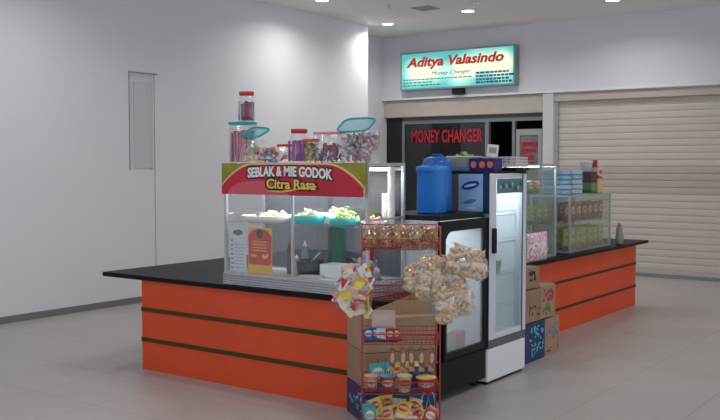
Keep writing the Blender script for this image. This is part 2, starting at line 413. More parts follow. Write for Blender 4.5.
# ------------------------------------------------------------------ front food case with sign
CX0, CX1, CY0, CY1, CZ = -4.975, -3.615, 5.085, 5.55, .787
W, D = CX1-CX0, CY1-CY0
fc = thing('food_display_case', 'glass food case with aluminium frame and red food-stall sign on the front counter', 'display case', (CX0, CY0, CZ))
b = new()
for k in range(5): box(b, -.008, W+.008, -.010, D+.004, .002+k*.0185, .011+k*.0185)
box(b, .014, W-.014, .014, D-.014, 0, .085); obj('ribbed_base', b, ALU, fc)
b = new(); zt = .93; s = .022
for x in (0, W-s):
    for y in (0, D-s): box(b, x, x+s, y, y+s, .085, zt)
for y in (0, D-s): box(b, s, W-s, y, y+s, zt-s, zt); box(b, s, W-s, y, y+s, .085, .085+s*.6)
for x in (0, W-s): box(b, x, x+s, s, D-s, zt-s, zt); box(b, x, x+s, s, D-s, .085, .1)
box(b, .672, .694, 0, .014, .1, zt-s); box(b, W-s, W, s, D-s, .53, .545)
obj('frame', b, ALU, fc)
for nm, d in (('front_glass', (s, .672, .006, .011, .1, zt-s)), ('front_glass', (.694, W-s, .006, .011, .1, zt-s)),
              ('side_glass', (.006, .011, s, D-s, .1, zt-s)), ('side_glass', (W-.011, W-.006, s, D-s, .1, zt-s)), ('top_glass', (s, W-s, s, D-s, zt-.010, zt-.004))):
    bx(nm, d, GLASS, fc)
bx('glass_shelf', (s, W-s, .02, D-.02, .475, .482), GLASSG, fc)
bx('base_sheet', (s, W-s, s, D-s, .0855, .089), mat('white_tray_floor', (.80,.80,.80), .4), fc)
bx('back_door', (s, W/2+.02, D-.016, D-.011, .1, zt-s), clear('smoked_back_glass', (.42,.44,.48), .85, .04, milk=.08), fc); bx('back_door', (W/2-.02, W-s, D-.010, D-.005, .1, zt-s), MATS['smoked_back_glass'], fc)
b = new(); tube(b, [(.05,.30,zt-.045),(W-.05,.30,zt-.045)], .012, 10); tb = obj('light_tube', b, mat('tube_light', (1,1,1), .5, emit=5, ecol=(.95,.98,1)), fc)
l = bpy.data.lights.new('case_light', 'AREA'); l.shape = 'RECTANGLE'; l.size = 1.2; l.size_y = .04; l.energy = 9; l.color = (.95,.98,1)
lo = bpy.data.objects.new('case_light', l); COL.objects.link(lo); lo.parent = fc; lo.location = (W/2, .30, zt-.065)
# sign board: olive board, red arch with gold rim, white and yellow lettering
SH = .235
sb = bx('sign_board', (0, W-.012, -.022, -.006, zt-SH, zt), mat('olive_green_print', (.30,.27,.03), .5, vary=.25, scale=9), fc)
def arch(x0, x1, z0, zt_, lo_, flat):
    pts = [(x0, z0), (x1, z0)]
    for i in range(9):
        u = i/8; pts.append((x1-u*flat*1.0, z0+lo_+(zt_-z0-lo_)*math.sin(u*PI/2)**.9))
    for i in range(9):
        u = 1-i/8; pts.append((x0+u*flat*1.0, z0+lo_+(zt_-z0-lo_)*math.sin(u*PI/2)**.9))
    out = []
    for p_ in pts:
        if not out or (abs(out[-1][0]-p_[0])+abs(out[-1][1]-p_[1])) > 1e-4: out.append(p_)
    return out
b = new(); prism(b, arch(.0, W-.012, zt-SH, zt-.002, .07, .32), -.0255, -.022); obj('gold_rim', b, mat('gold_print', (.80,.60,.25), .5), sb)
b = new(); prism(b, arch(.006, W-.020, zt-SH, zt-.012, .06, .33), -.0285, -.0255); obj('red_field', b, mat('crimson_print', (.50,.015,.045), .4, vary=.18, scale=3), sb)
b = new(); pts = [(.42+.30*math.cos(a), zt-SH+.105*math.sin(a)) for a in [PI*i/16 for i in range(17)]]; prism(b, [(x-.05, z) for x, z in pts][::-1], -.0292, -.0285); obj('pink_glow_disc', b, mat('pink_print', (.62,.10,.13), .5), sb)
t1 = 'SEBLAK & MIE GODOK'
lettering('title_outline', t1, .83, .098, .002, INK, sb, (W/2+.0, -.031, zt-.078), off=.08, arch=.018, tilt=-.012)
lettering('title_lettering', t1, .80, .076, .003, mat('white_ink', (.85,.85,.85), .5), sb, (W/2+.0, -.0335, zt-.078), off=.038, arch=.018, tilt=-.012)
b = new(); random.seed(1)
lettering('name_outline', 'Citra Rasa', .50, .098, .002, INK, sb, (W/2+.02, -.033, zt-.153), off=.09, tilt=-.01)
lettering('name_lettering', 'Citra Rasa', .46, .072, .003, mat('yellow_ink', (.85,.62,.12), .5), sb, (W/2+.02, -.0362, zt-.153), off=.022, tilt=-.01)
tube(b, [(W/2-.22+.06*k, -.032, zt-.204-.012*math.sin(k*PI/5)+.003*k) for k in range(9)], [.002,.006,.008,.008,.007,.005,.004,.008,.009], 8); obj('gold_swoosh', b, mat('gold_ink', (.80,.50,.10), .5), sb)

# -------- contents of the front case (each its own thing, standing on base sheet or glass shelf)
SZ, FZ = CZ+.482, CZ+.089
def P(x, y, z): return (x, y, z)
def dish(name, label, cat, x, y, z, r, h, m, sy=1, power=2, flare=1.25):
    b = new(); th = .004
    lathe(b, [(r/flare,0),(r,h),(r-th,h),(r/flare-th,th)], 28, sy=sy, power=power)
    o = obj(name, b, m); o.location = (x, y, z); tag(o, label, cat); return o
def heap(name, label, cat, x, y, z, rx, ry, h, n, cols, size=.02, seed=1, shape='ball', group=None):
    """uncountable heap of small food pieces"""
    random.seed(seed); b = new()
    for i in range(n):
        u = random.random()**.5; a = random.random()*2*PI; px, py = u*math.cos(a)*rx, u*math.sin(a)*ry
        pz = size*.5+random.random()*max(.001, h*(1-u*u*.8)); q = size*random.uniform(.7,1.3)
        M = Matrix.Translation((px,py,pz)) @ Matrix.Rotation(random.random()*6.28, 4, Vector((random.random()-.5,random.random()-.5,random.random()+.1)).normalized())
        mi = random.randrange(len(cols))
        if shape == 'ball': lathe(b, [(q*.15,-q*.42),(q*.5,-q*.2),(q*.5,q*.2),(q*.15,q*.42)], 7, mi=mi, M=M)
        elif shape == 'curl': lathe(b, [(q*.2,-q),(q*.33,-q*.5),(q*.25,0),(q*.35,q*.5),(q*.2,q)], 6, mi=mi, M=M)
        else: box(b, -q*.6,q*.6,-q*.4,q*.4,-q*.12,q*.12, mi=mi, M=M)
    o = obj(name, b, cols); o.location = (x,y,z); tag(o, label, cat, group, 'stuff'); return o
def C_(n, c=(.5,.5,.5), r=.5): return mat(n, c, r)
cream, green, yel, brn = C_('cream_food', (.75,.68,.50)), C_('leaf_green', (.22,.42,.10)), C_('soft_yellow', (.75,.58,.12)), C_('fried_brown', (.42,.22,.09))
WT = mat('white_tray', (.82,.83,.84), .4)
dish('serving_tray', 'large white oval tray on the glass shelf of the front case, left half', 'tray', -4.64, 5.26, SZ, .235, .05, WT, .75, 3)
dish('serving_tray', 'white oval tray on the glass shelf of the front case, in the middle', 'tray', -4.23, 5.37, SZ, .17, .075, WT, .45, 3)
dish('food_tub', 'teal plastic tub on the glass shelf of the front case, centre', 'tub', -4.29, 5.29, SZ+.0045, .135, .055, TEAL, .8, 3, 1.2)
dish('food_tub', 'teal plastic tub on the glass shelf of the front case, near the right post', 'tub', -3.97, 5.27, SZ, .10, .05, TEAL, .9, 3, 1.2)
dish('snack_bowl', 'shallow white bowl on the glass shelf of the front case, right end', 'bowl', -3.76, 5.36, SZ, .095, .03, WT, 1, 2)
heap('food_pieces', 'pale wrapped food pieces heaped on the white tray left on the shelf', 'food', -4.62, 5.28, SZ+.01, .14, .09, .05, 60, [cream, WT, cream], .035, 3)
heap('leafy_vegetables', 'green salad heap behind the teal tubs on the case shelf', 'vegetables', -4.08, 5.40, SZ+.005, .15, .06, .12, 90, [green, cream, yel, C_('lime_leaf', (.40,.58,.18))], .03, 44, 'flat')
heap('leafy_vegetables', 'green and cream vegetables heaped in the centre teal tub', 'vegetables', -4.29, 5.29, SZ+.02, .10, .07, .075, 80, [green, cream, yel], .028, 4, 'flat')
heap('leafy_vegetables', 'green leafy vegetables in the teal tub beside the right post', 'vegetables', -3.97, 5.27, SZ+.02, .07, .06, .06, 55, [green, cream, green], .026, 5, 'flat')
heap('food_pieces', 'orange and yellow snacks in the white bowl at the shelf end', 'food', -3.76, 5.36, SZ+.012, .07, .06, .05, 50, [yel, C_('orange_snack', (.70,.25,.06)), C_('pink_snack', (.6,.15,.3))], .026, 6)
dish('cooking_pan', 'dark round pan at the left end of the case shelf', 'pan', -4.885, 5.38, SZ, .07, .06, C_('dark_pan', (.10,.10,.10)), 1, 2, 1.1)
b = new(); box(b, -.13,.13,-.004,.004,0,.10); o = obj('menu_photo_board', b, C_('dark_board', (.05,.05,.12))); o.location = (-4.19, 5.50, SZ); tag(o, 'dark blue board leaning at the back of the case shelf, centre', 'board')
# menu posters
pr = thing('menu_poster', 'red and yellow menu poster standing inside the front glass', 'poster', (-4.64, 5.125, FZ))
bx('board', (-.118, .118, -.003, .003, 0, .355), mat('poster_yellow', (.80,.48,.02), .4), pr)
b = new(); prism(b, [(-.112,.09),(-.10,.075),(.10,.075),(.112,.09),(.118,.29),(.075,.335),(0,.348),(-.075,.335),(-.118,.29)], -.0045, -.003); rp = obj('red_panel', b, mat('poster_red', (.60,.008,.015), .4), pr)
b = new(); lathe(b, [(.035,0),(.035,.001)], 16, M=Matrix.Translation((0,-.0045,.31)) @ Matrix.Rotation(PI/2,4,'X')); obj('badge', b, INK, rp)
b = new()
for k in range(4): box(b, -.07,.07,-.0055,-.0045,.245-k*.022,.252-k*.022)
box(b, -.09,-.03,-.0055,-.0045,.135,.15); prism(b, [(.02,.13),(.06,.12),(.09,.15),(.075,.165),(.055,.145),(.035,.16)], -.0055, -.0045); obj('yellow_print', b, mat('poster_print', (.85,.50,.03), .5), rp)
pw = thing('menu_poster', 'pale grey menu poster with dark logo inside the left end of the case', 'poster', (-4.865, 5.125, FZ))
bx('board', (-.085, .085, -.003, .003, 0, .35), mat('poster_white', (.66,.68,.74), .4), pw)
b = new(); prism(b, [(-.05,.30),(0,.285),(.05,.30),(.05,.32),(0,.335),(-.05,.32)], -.0045, -.003)
for k in range(7): box(b, -.07,-.055,-.0045,-.003,.03+k*.035,.045+k*.035); 
obj('dark_print', b, C_('grey_ink', (.10,.10,.14)), pw)
b = new()
for k in range(8): box(b, -.045,.06,-.0045,-.003,.04+k*.025,.048+k*.025)
obj('text_lines', b, C_('pale_ink', (.42,.45,.55)), pw)
# lower level
def squeeze_bottle(x, y, z, h, m, cap, label, r=.026):
    t = thing('sauce_bottle', label, 'bottle', (x, y, z))
    b = new(); lathe(b, [(r*.9,0),(r,.01),(r,h*.68),(r*.55,h*.80),(r*.5,h*.83)], 16); obj('bottle_body', b, m, t)
    b = new(); lathe(b, [(r*.6,h*.83),(r*.6,h*.88),(r*.25,h*.9),(r*.12,h)], 12); obj('cap', b, cap, t)
squeeze_bottle(-4.585+.09, 5.30, FZ, .27, C_('dark_sauce', (.05,.03,.04)), REDP, 'dark sauce bottle with red cap right of the red menu poster')
squeeze_bottle(-4.43, 5.40, FZ, .25, C_('pale_teal_bottle', (.25,.42,.42)), WPL, 'pale teal bottle behind the centre mullion of the case')
squeeze_bottle(-4.38, 5.24, FZ, .16, C_('tan_sauce', (.50,.36,.22)), WPL, 'short tan sauce bottle right of the centre mullion')
b = new(); lathe(b, [(.075,0),(.10,.03),(.105,.115),(.098,.118),(.092,.03),(.07,.01)], 28); o = obj('black_bowl', b, C_('black_melamine', (.02,.02,.022), .25)); o.location = (-4.32+.02, 5.30, FZ); tag(o, 'deep black bowl on the floor of the front case', 'bowl')
b = new(); tube(b, [(-.02,0,.07),(.05,.01,.13),(.10,.02,.18)], .006, 8); lathe(b, [(.004,0),(.022,.006),(.03,.02),(.026,.02),(.018,.008),(.003,.004)], 12, c=(-.03,0,.06)); o = obj('serving_ladle', b, ALU); o.location = (-4.31, 5.29, FZ); tag(o, 'metal ladle leaning out of the deep black bowl', 'ladle')
b = new(); box(b, -.10,.10,-.08,.08,0,.10); o = obj('white_food_box', b, mat('white_box_board', (.72,.74,.76), .6), bevel=.006); o.location = (-4.07, 5.33, FZ); tag(o, 'plain white box on the case floor right of the black bowl', 'box')
bx_ = bx('chopping_board', (-.16,.16,-.10,.10,0,.02), C_('pale_board', (.62,.60,.55))); bx_.location = (-4.10, 5.21-.005, FZ); bx_.scale = (.5,.55,1); bx_.location = (-4.20, 5.18, FZ); tag(bx_, 'small pale chopping board in front of the white box in the case', 'chopping board')
heap('clear_bag_bundle', 'bundle of crumpled clear purple-grey bags at the case right end', 'bags', -3.80, 5.32, FZ, .10, .09, .15, 70, [C_('bag_violet', (.25,.18,.30), .3), C_('bag_grey', (.45,.42,.48), .3), C_('bag_white', (.7,.68,.72), .3)], .045, 8, 'curl')
b = new(); box(b, -.04,.04,-.03,.03,0,.28); o = obj('red_carton', b, C_('red_carton_print', (.55,.02,.04)), bevel=.004); o.location = (-3.90, 5.48, FZ+.0); tag(o, 'tall red carton at the back of the case right end', 'carton')
b = new(); box(b, -.045,.045,-.03,.03,0,.36); o = obj('green_carton', b, C_('green_carton_print', (.02,.16,.09)), bevel=.004); o.location = (-4.165, 5.48, FZ); tag(o, 'tall dark green carton behind the white box in the case', 'carton')
dish('small_bowl', 'small teal bowl on the case floor behind the mullion', 'bowl', -4.48, 5.43, FZ, .06, .07, C_('dull_teal', (.12,.28,.30)))
# stack of white cups on the shelf at right end
cup = None
for k, (dx, n, zz) in enumerate(((0, 9, 0), (-.0, 1, 0))):
    pass
def cup_mesh(r=.026, h=.075):
    b = new(); lathe(b, [(r*.72,0),(r*.95,h-.006),(r*1.06,h-.003),(r*1.0,h),(r*.9,h-.004),(r*.68,.004)], 18); return b
c0 = obj('paper_cup', cup_mesh(), WT); c0.location = (-3.655, 5.43, SZ); tag(c0, 'white paper cup in the tall cup stack at the case right end', 'cup', 'tall stack of white cups')
for k in range(1, 22):
    c = c0.copy(); COL.objects.link(c); c.location = (-3.655, 5.43, SZ+k*.0165)
c1 = obj('paper_cup', cup_mesh(.034,.09), WT); c1.location = (-3.725, 5.47, SZ); tag(c1, 'white paper cup in the short wide cup stack left of the tall one', 'cup', 'short stack of white cups')
for k in range(1, 9):
    c = c1.copy(); COL.objects.link(c); c.location = (-3.725, 5.47, SZ+k*.017)

# ------------------------------------------------------------------ containers on top of the case
TZ = CZ+.931
CANDY = [C_('candy_purple', (.30,.06,.30), .3), C_('candy_blue', (.06,.12,.35), .3), C_('candy_pink', (.65,.16,.28), .3), C_('candy_silver', (.55,.55,.6), .3), C_('candy_red', (.5,.03,.05), .3), C_('candy_gold', (.6,.4,.1), .3), C_('candy_green', (.12,.35,.08), .3)]
def fill(kind, w_, d_, h_, cols, n, size, seed, parent):
    random.seed(seed); b = new()
    for i in range(n):
        mi = random.randrange(len(cols))
        if kind == 'stick':
            x, y = random.uniform(-1,1)*w_*.42, random.uniform(-1,1)*d_*.42; r = size*.5
            tube(b, [(x,y,.008),(x+random.uniform(-.01,.01),y+random.uniform(-.01,.01),h_*random.uniform(.82,1))], r, 6, mi)
        else:
            x, y, z = random.uniform(-1,1)*w_*.40, random.uniform(-1,1)*d_*.40, size*.6+random.random()*(h_-size)
            M = Matrix.Translation((x,y,z)) @ Matrix.Rotation(random.random()*6.28, 4, Vector((random.random()-.5,random.random()-.5,random.random()-.5)).normalized())
            q = size*random.uniform(.8,1.2); lathe(b, [(q*.32,-q*.75),(q*.12,-q*.5),(q*.42,-q*.2),(q*.42,q*.2),(q*.12,q*.5),(q*.32,q*.75)], 6, mi=mi, M=M)
    return obj('contents', b, cols)
def jar(x, y, w_, d_, h_, lid, label, cols, kind='ball', n=60, size=.022, fh=.8, seed=1, lidh=.016, power=5, z=None, lid_over=1.05, neck=False):
    z = TZ if z is None else z
    t = thing('snack_container', label, 'container', (x, y, z))
    b = new(); r = .5
    prof = [(r*.94,0),(r,h_*.04),(r,h_-lidh)] if not neck else [(r*.94,0),(r,h_*.04),(r,h_*.78),(r*.86,h_*.86),(r*.86,h_-lidh)]
    lathe(b, prof, 28, sx=w_, sy=d_, power=power); obj('jar_body', b, PLAST, t)
    if lid:
        b = new(); rr = r*lid_over*(.9 if neck else 1); lathe(b, [(rr,h_-lidh-.003),(rr,h_),(rr*.96,h_+.003)], 28, sx=w_, sy=d_, power=power); obj('lid', b, lid, t)
    c = fill(kind, w_, d_, h_*fh, cols, n, size, seed, t); c.location = (x, y, z+.003)
    tag(c, label.split(' on ')[0].split(',')[0] + ' contents: mixed small sweets seen through its wall', 'sweets', None, 'stuff'); c.name = 'sweets'
    return t
# x ranges measured on the case top
jar(-4.930, 5.25, .185, .16, .315, TEAL, 'tall square container with teal lid at the left end of the case top', [CANDY[2], C_('wafer_pink', (.55,.25,.25)), C_('wafer_brown', (.35,.17,.12)), CANDY[3]], 'stick', 46, .018, .80, 2, .014)
jar(-4.885, 5.25, .125, .125, .228, REDP, 'small round red-lidded jar standing on the tall teal-lidded container', CANDY[:2]+[CANDY[3], CANDY[4]], 'stick', 34, .018, .68, 3, .022, 2, z=TZ+.319, lid_over=1.02, neck=True)
# loose lid leaning
def loose_lid(x, y, z, rx, ry, rot, label, r=.13, tilt=.3, col=TEAL):
    t = thing('container_lid', label, 'lid', (x, y, z)); t.rotation_euler = rot
    b = new(); pts = []
    for k in range(32):
        a = 2*PI*k/32; ca, sa = math.cos(a), math.sin(a); q = (abs(ca)**4+abs(sa)**4)**-.25; pts.append((rx*q*ca, ry*q*sa, 0))
    tube(b, pts, .008, 8, closed=True); obj('rim', b, col, t)
    b = new(); lathe(b, [(.97,-.003),(.97,.001)], 32, sx=rx, sy=ry, power=4); obj('panel', b, clear('teal_clear', (.5,.85,.9), .4, .1, .1, milk=.15), t)
jar(-4.765, 5.20, .13, .16, .190, None, 'clear open tub of striped wafers behind the loose candy bags', [yel, C_('wafer_cream', (.7,.6,.4)), CANDY[3]], 'ball', 40, .03, .7, 4)
loose_lid(-4.765, 5.22, TZ+.235, .105, .075, (RAD(28), RAD(6), RAD(-8)), 'loose teal lid lying tilted on the open tub, next to the small round jar')
def candy_bag(x, y, z, w_, h_, d_, cols, label, seed, n=60, cat='bag of sweets', film=FILM, rot=(0,0,0), size=.022, name='candy_bag', tie=True, shape='wrap'):
    """clear film bag with its many sweets as the bag's own uncountable filling"""
    t = thing(name, label, cat, (x, y, z)); t.rotation_euler = rot
    b = new(); prof = [(.10,0),(.42,.02),(.5,.18),(.5,.5),(.40,.75),(.16,.90),(.06,.95)]
    prof += [(.20,1.0)] if tie else []
    random.seed(seed+50)
    lathe(b, [(r_, zz*h_) for r_, zz in prof], 22, sx=w_, sy=d_, power=2.6)
    for v_ in b.verts: v_.co += Vector((random.uniform(-1,1),random.uniform(-1,1),random.uniform(-1,1)))*.035*min(w_,h_)
    obj('bag_film', b, film, t)
    random.seed(seed); b = new()
    for i in range(n):
        zz = random.random()*.78; lim = .44 if zz < .55 else .36
        a = random.random()*6.28; u = random.random()**.5*lim
        M = Matrix.Translation((u*math.cos(a)*w_, u*math.sin(a)*d_, zz*h_+size*.4)) @ Matrix.Rotation(random.random()*6.28, 4, Vector((random.random()-.5,random.random()-.5,random.random()-.5)).normalized())
        q = size*random.uniform(.8,1.25); mi = random.randrange(len(cols))
        if shape == 'wrap': lathe(b, [(q*.30,-q*.8),(q*.12,-q*.5),(q*.45,-q*.2),(q*.45,q*.2),(q*.12,q*.5),(q*.30,q*.8)], 6, mi=mi, M=M)
        elif shape == 'pack': box(b, -q*.62,q*.62,-q*.10,q*.10,-q*.42,q*.42, mi=mi, M=M); box(b, -q*.78,q*.78,-q*.012,q*.012,-q*.42,q*.42, mi=mi, M=M)
        else: tube(b, [M @ Vector((.28*q*math.cos(k*1.1), .28*q*math.sin(k*1.1), (k-4)*q*.13)) for k in range(9)], [q*.08]+[q*.22]*7+[q*.08], 6, mi)
    f = obj('filling', b, cols, t); f['kind'] = 'stuff'
    return t
candy_bag(-4.665, 5.18, TZ, .13, .125, .10, [CANDY[3], CANDY[5], CANDY[4], WT], 'clear bag of mixed silver and red sweets on the case top, left one', 11, 45, tie=False)
candy_bag(-4.56, 5.16, TZ, .13, .12, .10, [CANDY[1], TEAL, CANDY[5], CANDY[2]], 'clear bag of blue and teal sweets on the case top, right one', 12, 45, tie=False)
jar(-4.445, 5.22, .13, .13, .135, REDP, 'short clear jar with flat red lid on the case top', [WT, CANDY[2], CANDY[4]], 'ball', 26, .024, .6, 5, .012, 4)
jar(-4.318, 5.20, .135, .135, .245, REDP, 'tall round red-lidded jar of purple sweets, middle of the case top', [CANDY[0], C_('candy_violet', (.40,.10,.45), .3), CANDY[2]], 'stick', 48, .016, .68, 6, .025, 2, neck=True, lid_over=1.0)
jar(-4.21, 5.21, .085, .10, .172, ORP, 'narrow orange-lidded container of green and orange sweets on the case top', [CANDY[6], CANDY[5], ORP, CANDY[6]], 'ball', 55, .022, .85, 7, .016)
jar(-4.045, 5.21, .205, .15, .218, PINKP, 'square pink-lidded container of dark sweets right of the orange-lidded one', [CANDY[1], C_('candy_plum', (.25,.06,.14), .3), CANDY[4], CANDY[3], C_('choc', (.10,.04,.04), .3)], 'ball', 75, .028, .62, 8, .010)
jar(-3.80, 5.25, .25, .19, .235, None, 'large clear open tub of pinkish sweets at the right end of the case top', [C_('mauve', (.38,.24,.35), .4), C_('toffee', (.48,.27,.18), .4), CANDY[3], C_('dusty', (.45,.32,.42), .4)], 'ball', 150, .034, .86, 9)
loose_lid(-3.835, 5.25, TZ+.268, .140, .080, (RAD(38), 0, 0), 'large teal lid propped slanting on the large open tub')

# ------------------------------------------------------------------ black chest-height fridge
FX = -3.31
def black_fridge():
    t = thing('display_fridge', 'low black glass-door display fridge with a frosty white inside, behind the wire rack', 'fridge', (-3.90, 5.56, 0))
    d, wd, H = .55, .68, 1.345
    b = new(); box(b, 0,d,0,.03,.06,H-.04); box(b, 0,d,wd-.03,wd,.06,H-.04); box(b, 0,.03,.03,wd-.03,.06,H-.04); box(b, .03,d,.03,wd-.03,.06,.30); obj('cabinet', b, mat('pale_cabinet_enamel', (.62,.66,.72), .35), t)
    obj('top_panel', box(new(), 0,d+.02,0,wd,H-.04,H), BLKM, t, .006)
    b = new(); box(b, .03,.04,.03,wd-.03,.30,H-.04); box(b, .04,d,.03,.036,.30,H-.04); box(b, .04,d,wd-.036,wd-.03,.30,H-.04); box(b, .04,d,.036,wd-.036,.30,.31); obj('inner_liner', b, WENAM, t)
    for z in (.62, .93):
        b = new()
        for k in range(12): tube(b, [(.06,.06+k*.05,z),(d-.04,.06+k*.05,z)], .003, 5)
        tube(b, [(d-.04,.04,z),(d-.04,wd-.04,z)], .004, 5); obj('wire_shelf', b, WPL, t)
    # door: black frame with rounded upper-left inner corner
    y0, y1, z0, z1 = 0, wd, .30, H-.045
    dr = obj('door', box(box(box(box(new(), d,d+.04,y0,y0+.055,z0,z1), d,d+.04,y1-.045,y1,z0,z1), d,d+.04,y0+.055,y1-.045,z1-.075,z1), d,d+.04,y0+.055,y1-.045,z0,z0+.05), BLK, t, .005)
    bx('door_glass', (d+.012, d+.02, y0+.055, y1-.045, z0+.05, z1-.075), clear('frosty_glass', (.60,.66,.68), .35, .05, milk=.28), dr)
    b = new()
    for c in ((y0+.055, z1-.075),): 
        a = [b.verts.new((d+xx, c[0]+.11*(1-math.sin(q)), c[1]-.11*(1-math.cos(q)))) for xx in (.005,.03) for q in [PI/2*i/6 for i in range(7)]]
        k0 = b.verts.new((d+.005, c[0], c[1])); k1 = b.verts.new((d+.03, c[0], c[1]))
        b.faces.new([k1]+a[7:]); b.faces.new([k0]+a[:7][::-1])
        for i in range(6): b.faces.new((a[i], a[i+1], a[i+8], a[i+7]))
    obj('corner_fillet', b, BLK, dr)
    bx('handle', (d+.04, d+.065, .0, .035, .30, .78), BLK, dr, .01)
    bx('hinge_cap', (d+.0, d+.05, wd-.05, wd, z1, z1+.03), C_('green_cap', (.02,.20,.09)), dr, .004)
    bx('kick_panel', (.0, d+.03, 0, wd, .06, .292), BLKM, t, .006)
    for x in (.05, d-.06):
        for y in (.05, wd-.06):
            b = new(); lathe(b, [(.018,0),(.022,.01),(.022,.06)], 10, c=(x+.01,y+.01,0)); obj('foot', b, BLK, t)
    b = new(); tube(b, [(.12,.07,H-.09),(.12,wd-.07,H-.09)], .012, 8); obj('light_tube', b, mat('cool_tube', (1,1,1), .5, emit=5, ecol=(.9,.96,1)), t)
    l = bpy.data.lights.new('fridge_light', 'AREA'); l.shape = 'RECTANGLE'; l.size = .3; l.size_y = .5; l.energy = 1.9; l.color = (.93,.97,1)
    lo = bpy.data.objects.new('fridge_light', l); COL.objects.link(lo); lo.parent = t; lo.location = (.25, wd/2, H-.1)
black_fridge()
for i, (y, z, m, lb) in enumerate(((6.02,.34,C_('red_pack', (.6,.08,.06)),'red food pack low inside the black fridge'),(5.88,.34,C_('pink_pack', (.75,.45,.42)),'pinkish food pack low inside the black fridge'))):
    b = new(); box(b, -.06,.06,-.07,.07,0,.13+.03*i); o = obj('frozen_pack', b, m, bevel=.015); o.location = (-3.47, y, .312); tag(o, lb, 'food pack')

def white_fridge():
    t = thing('display_fridge', 'tall white glass-door drinks fridge with a blue printed side panel', 'fridge', (-3.90, 6.245, 0))
    d, wd, H = .55, .655, 1.655
    b = new(); box(b, 0,d,0,.03,.05,H-.02); box(b, 0,d,wd-.03,wd,.05,H-.02); box(b, 0,.03,.03,wd-.03,.05,H-.02); box(b, .03,d,.03,wd-.03,.05,.345); obj('cabinet', b, mat('grey_cabinet_side', (.11,.12,.13), .5), t)
    obj('top_panel', box(new(), 0,d+.04,0,wd,H-.02,H), BLKM, t, .004)
    b = new(); box(b, .03,.04,.03,wd-.03,.345,H-.02); box(b, .04,d,.03,.036,.345,H-.02); box(b, .04,d,wd-.036,wd-.03,.345,H-.02); box(b, .04,d,.036,wd-.036,.345,.355); obj('inner_liner', b, WENAM, t)
    for z in (.56, .82, 1.08, 1.30):
        b = new()
        for k in range(14): tube(b, [(.06,.05+k*.042,z),(d-.04,.05+k*.042,z)], .003, 5)
        tube(b, [(d-.04,.04,z),(d-.04,wd-.04,z)], .005, 5); tube(b, [(d-.04,.04,z+.03),(d-.04,wd-.04,z+.03)], .003, 5); obj('wire_shelf', b, WPL, t)
    z0, z1 = .345, H-.025
    dr = obj('door', box(box(box(box(new(), d,d+.045,0,.125,z0,z1), d,d+.045,wd-.07,wd,z0,z1), d,d+.045,.125,wd-.07,z1-.03,z1), d,d+.045,.125,wd-.07,z0,z0+.04), mat('pale_grey_door', (.66,.70,.76), .35), t, .004)
    bx('door_glass', (d+.015, d+.022, .125, wd-.07, z0+.04, z1-.03), clear('fridge_glass', (.70,.84,.86), .4, .04, milk=.04), dr)
    bx('handle', (d+.045, d+.07, .045, .095, 1.02, 1.215), BLK, dr, .008)
    bx('glass_edge_strip', (d+.045, d+.049, wd-.085, wd-.07, z0, z1), C_('dark_edge', (.05,.09,.10)), dr)
    h_ = bx('header_print', (d+.0455, d+.049, .13, wd-.08, z1-.15, z1-.035), mat('header_teal', (.10,.20,.22), .4), dr)
    b = new(); random.seed(3)
    for k in range(8): lathe(b, [(.004,0),(.022,.001),(.002,.003)], 10, M=Matrix.Translation((d+.0495, .18+k*.052, z1-.09+random.uniform(-.025,.025))) @ Matrix.Rotation(PI/2,4,'Y'), mi=k % 2)
    obj('header_motifs', b, [C_('mint', (.35,.6,.5)), C_('motif_blue', (.05,.12,.35))], h_)
    bx('lower_grille', (d-.0, d+.046, .0, wd, .28, .342), mat('grey_strip', (.10,.12,.12), .4), t, .004)
    bx('base_panel', (.0, d+.045, 0, wd, .022, .282), WENAM, t, .012)
    bx('plinth', (.04, d+.02, .02, wd-.02, .0, .022), BLK, t)
    # printed side panel facing the stall front
    sp = bx('side_print', (.33, d-.004, -.004, 0, .55, H-.022), mat('sky_blue_print', (.34,.55,.86), .4, vary=.15, scale=5), t)
    b = new()
    def ell(cx, cz, rx, rz, y, mi, sk=0): prism(b, [(cx+rx*math.cos(a)*(1+.0), cz+rz*math.sin(a)+sk*math.cos(a)*rx) for a in [2*PI*i/20 for i in range(20)]][::1], y-.0012, y, mi)
    ell(.435,1.545,.078,.032,-.004,0,.2); ell(.435,1.545,.055,.010,-.0052,1,.2)
    ell(.40,1.28,.035,.028,-.004,0); ell(.47,1.30,.045,.03,-.004,0,.4); ell(.44,1.285,.03,.010,-.0052,1,.3); ell(.43,1.42,.06,.015,-.004,2,.2); ell(.45,1.22,.06,.02,-.004,1,.1); ell(.44,1.37,.05,.008,-.004,1)
    obj('logo_print', b, [C_('logo_navy', (.01,.05,.32)), C_('logo_white', (.7,.8,.9)), C_('logo_mid', (.08,.25,.6))], sp)
    bx('corner_strip', (d-.004, d+.05, -.006, .0, .30, H-.0), C_('deep_blue_edge', (.01,.025,.10)), t)
    b = new(); tube(b, [(.30,.07,H-.06),(.30,wd-.07,H-.06)], .012, 8); obj('light_tube', b, mat('cool_tube', (1,1,1)), t)
    l = bpy.data.lights.new('fridge_light', 'AREA'); l.shape = 'RECTANGLE'; l.size = .06; l.size_y = .5; l.energy = 1.9; l.color = (.93,.97,1)
    lo = bpy.data.objects.new('fridge_light', l); COL.objects.link(lo); lo.parent = t; lo.location = (d-.10, wd/2, H-.06)
white_fridge()
PINKW = printed('pink_white_print', [(.8,.8,.82),(.75,.25,.45),(.8,.8,.82),(.8,.55,.6)], 30)
def pack_box(name, x, y, z, w_, d_, h_, m, label, cat='box', rz=0, group=None, bevel=.004):
    b = new(); box(b, -w_/2, w_/2, -d_/2, d_/2, 0, h_); o = obj(name, b, m, bevel=bevel); o.location = (x, y, z); o.rotation_euler = (0,0,rz); tag(o, label, cat, group); return o
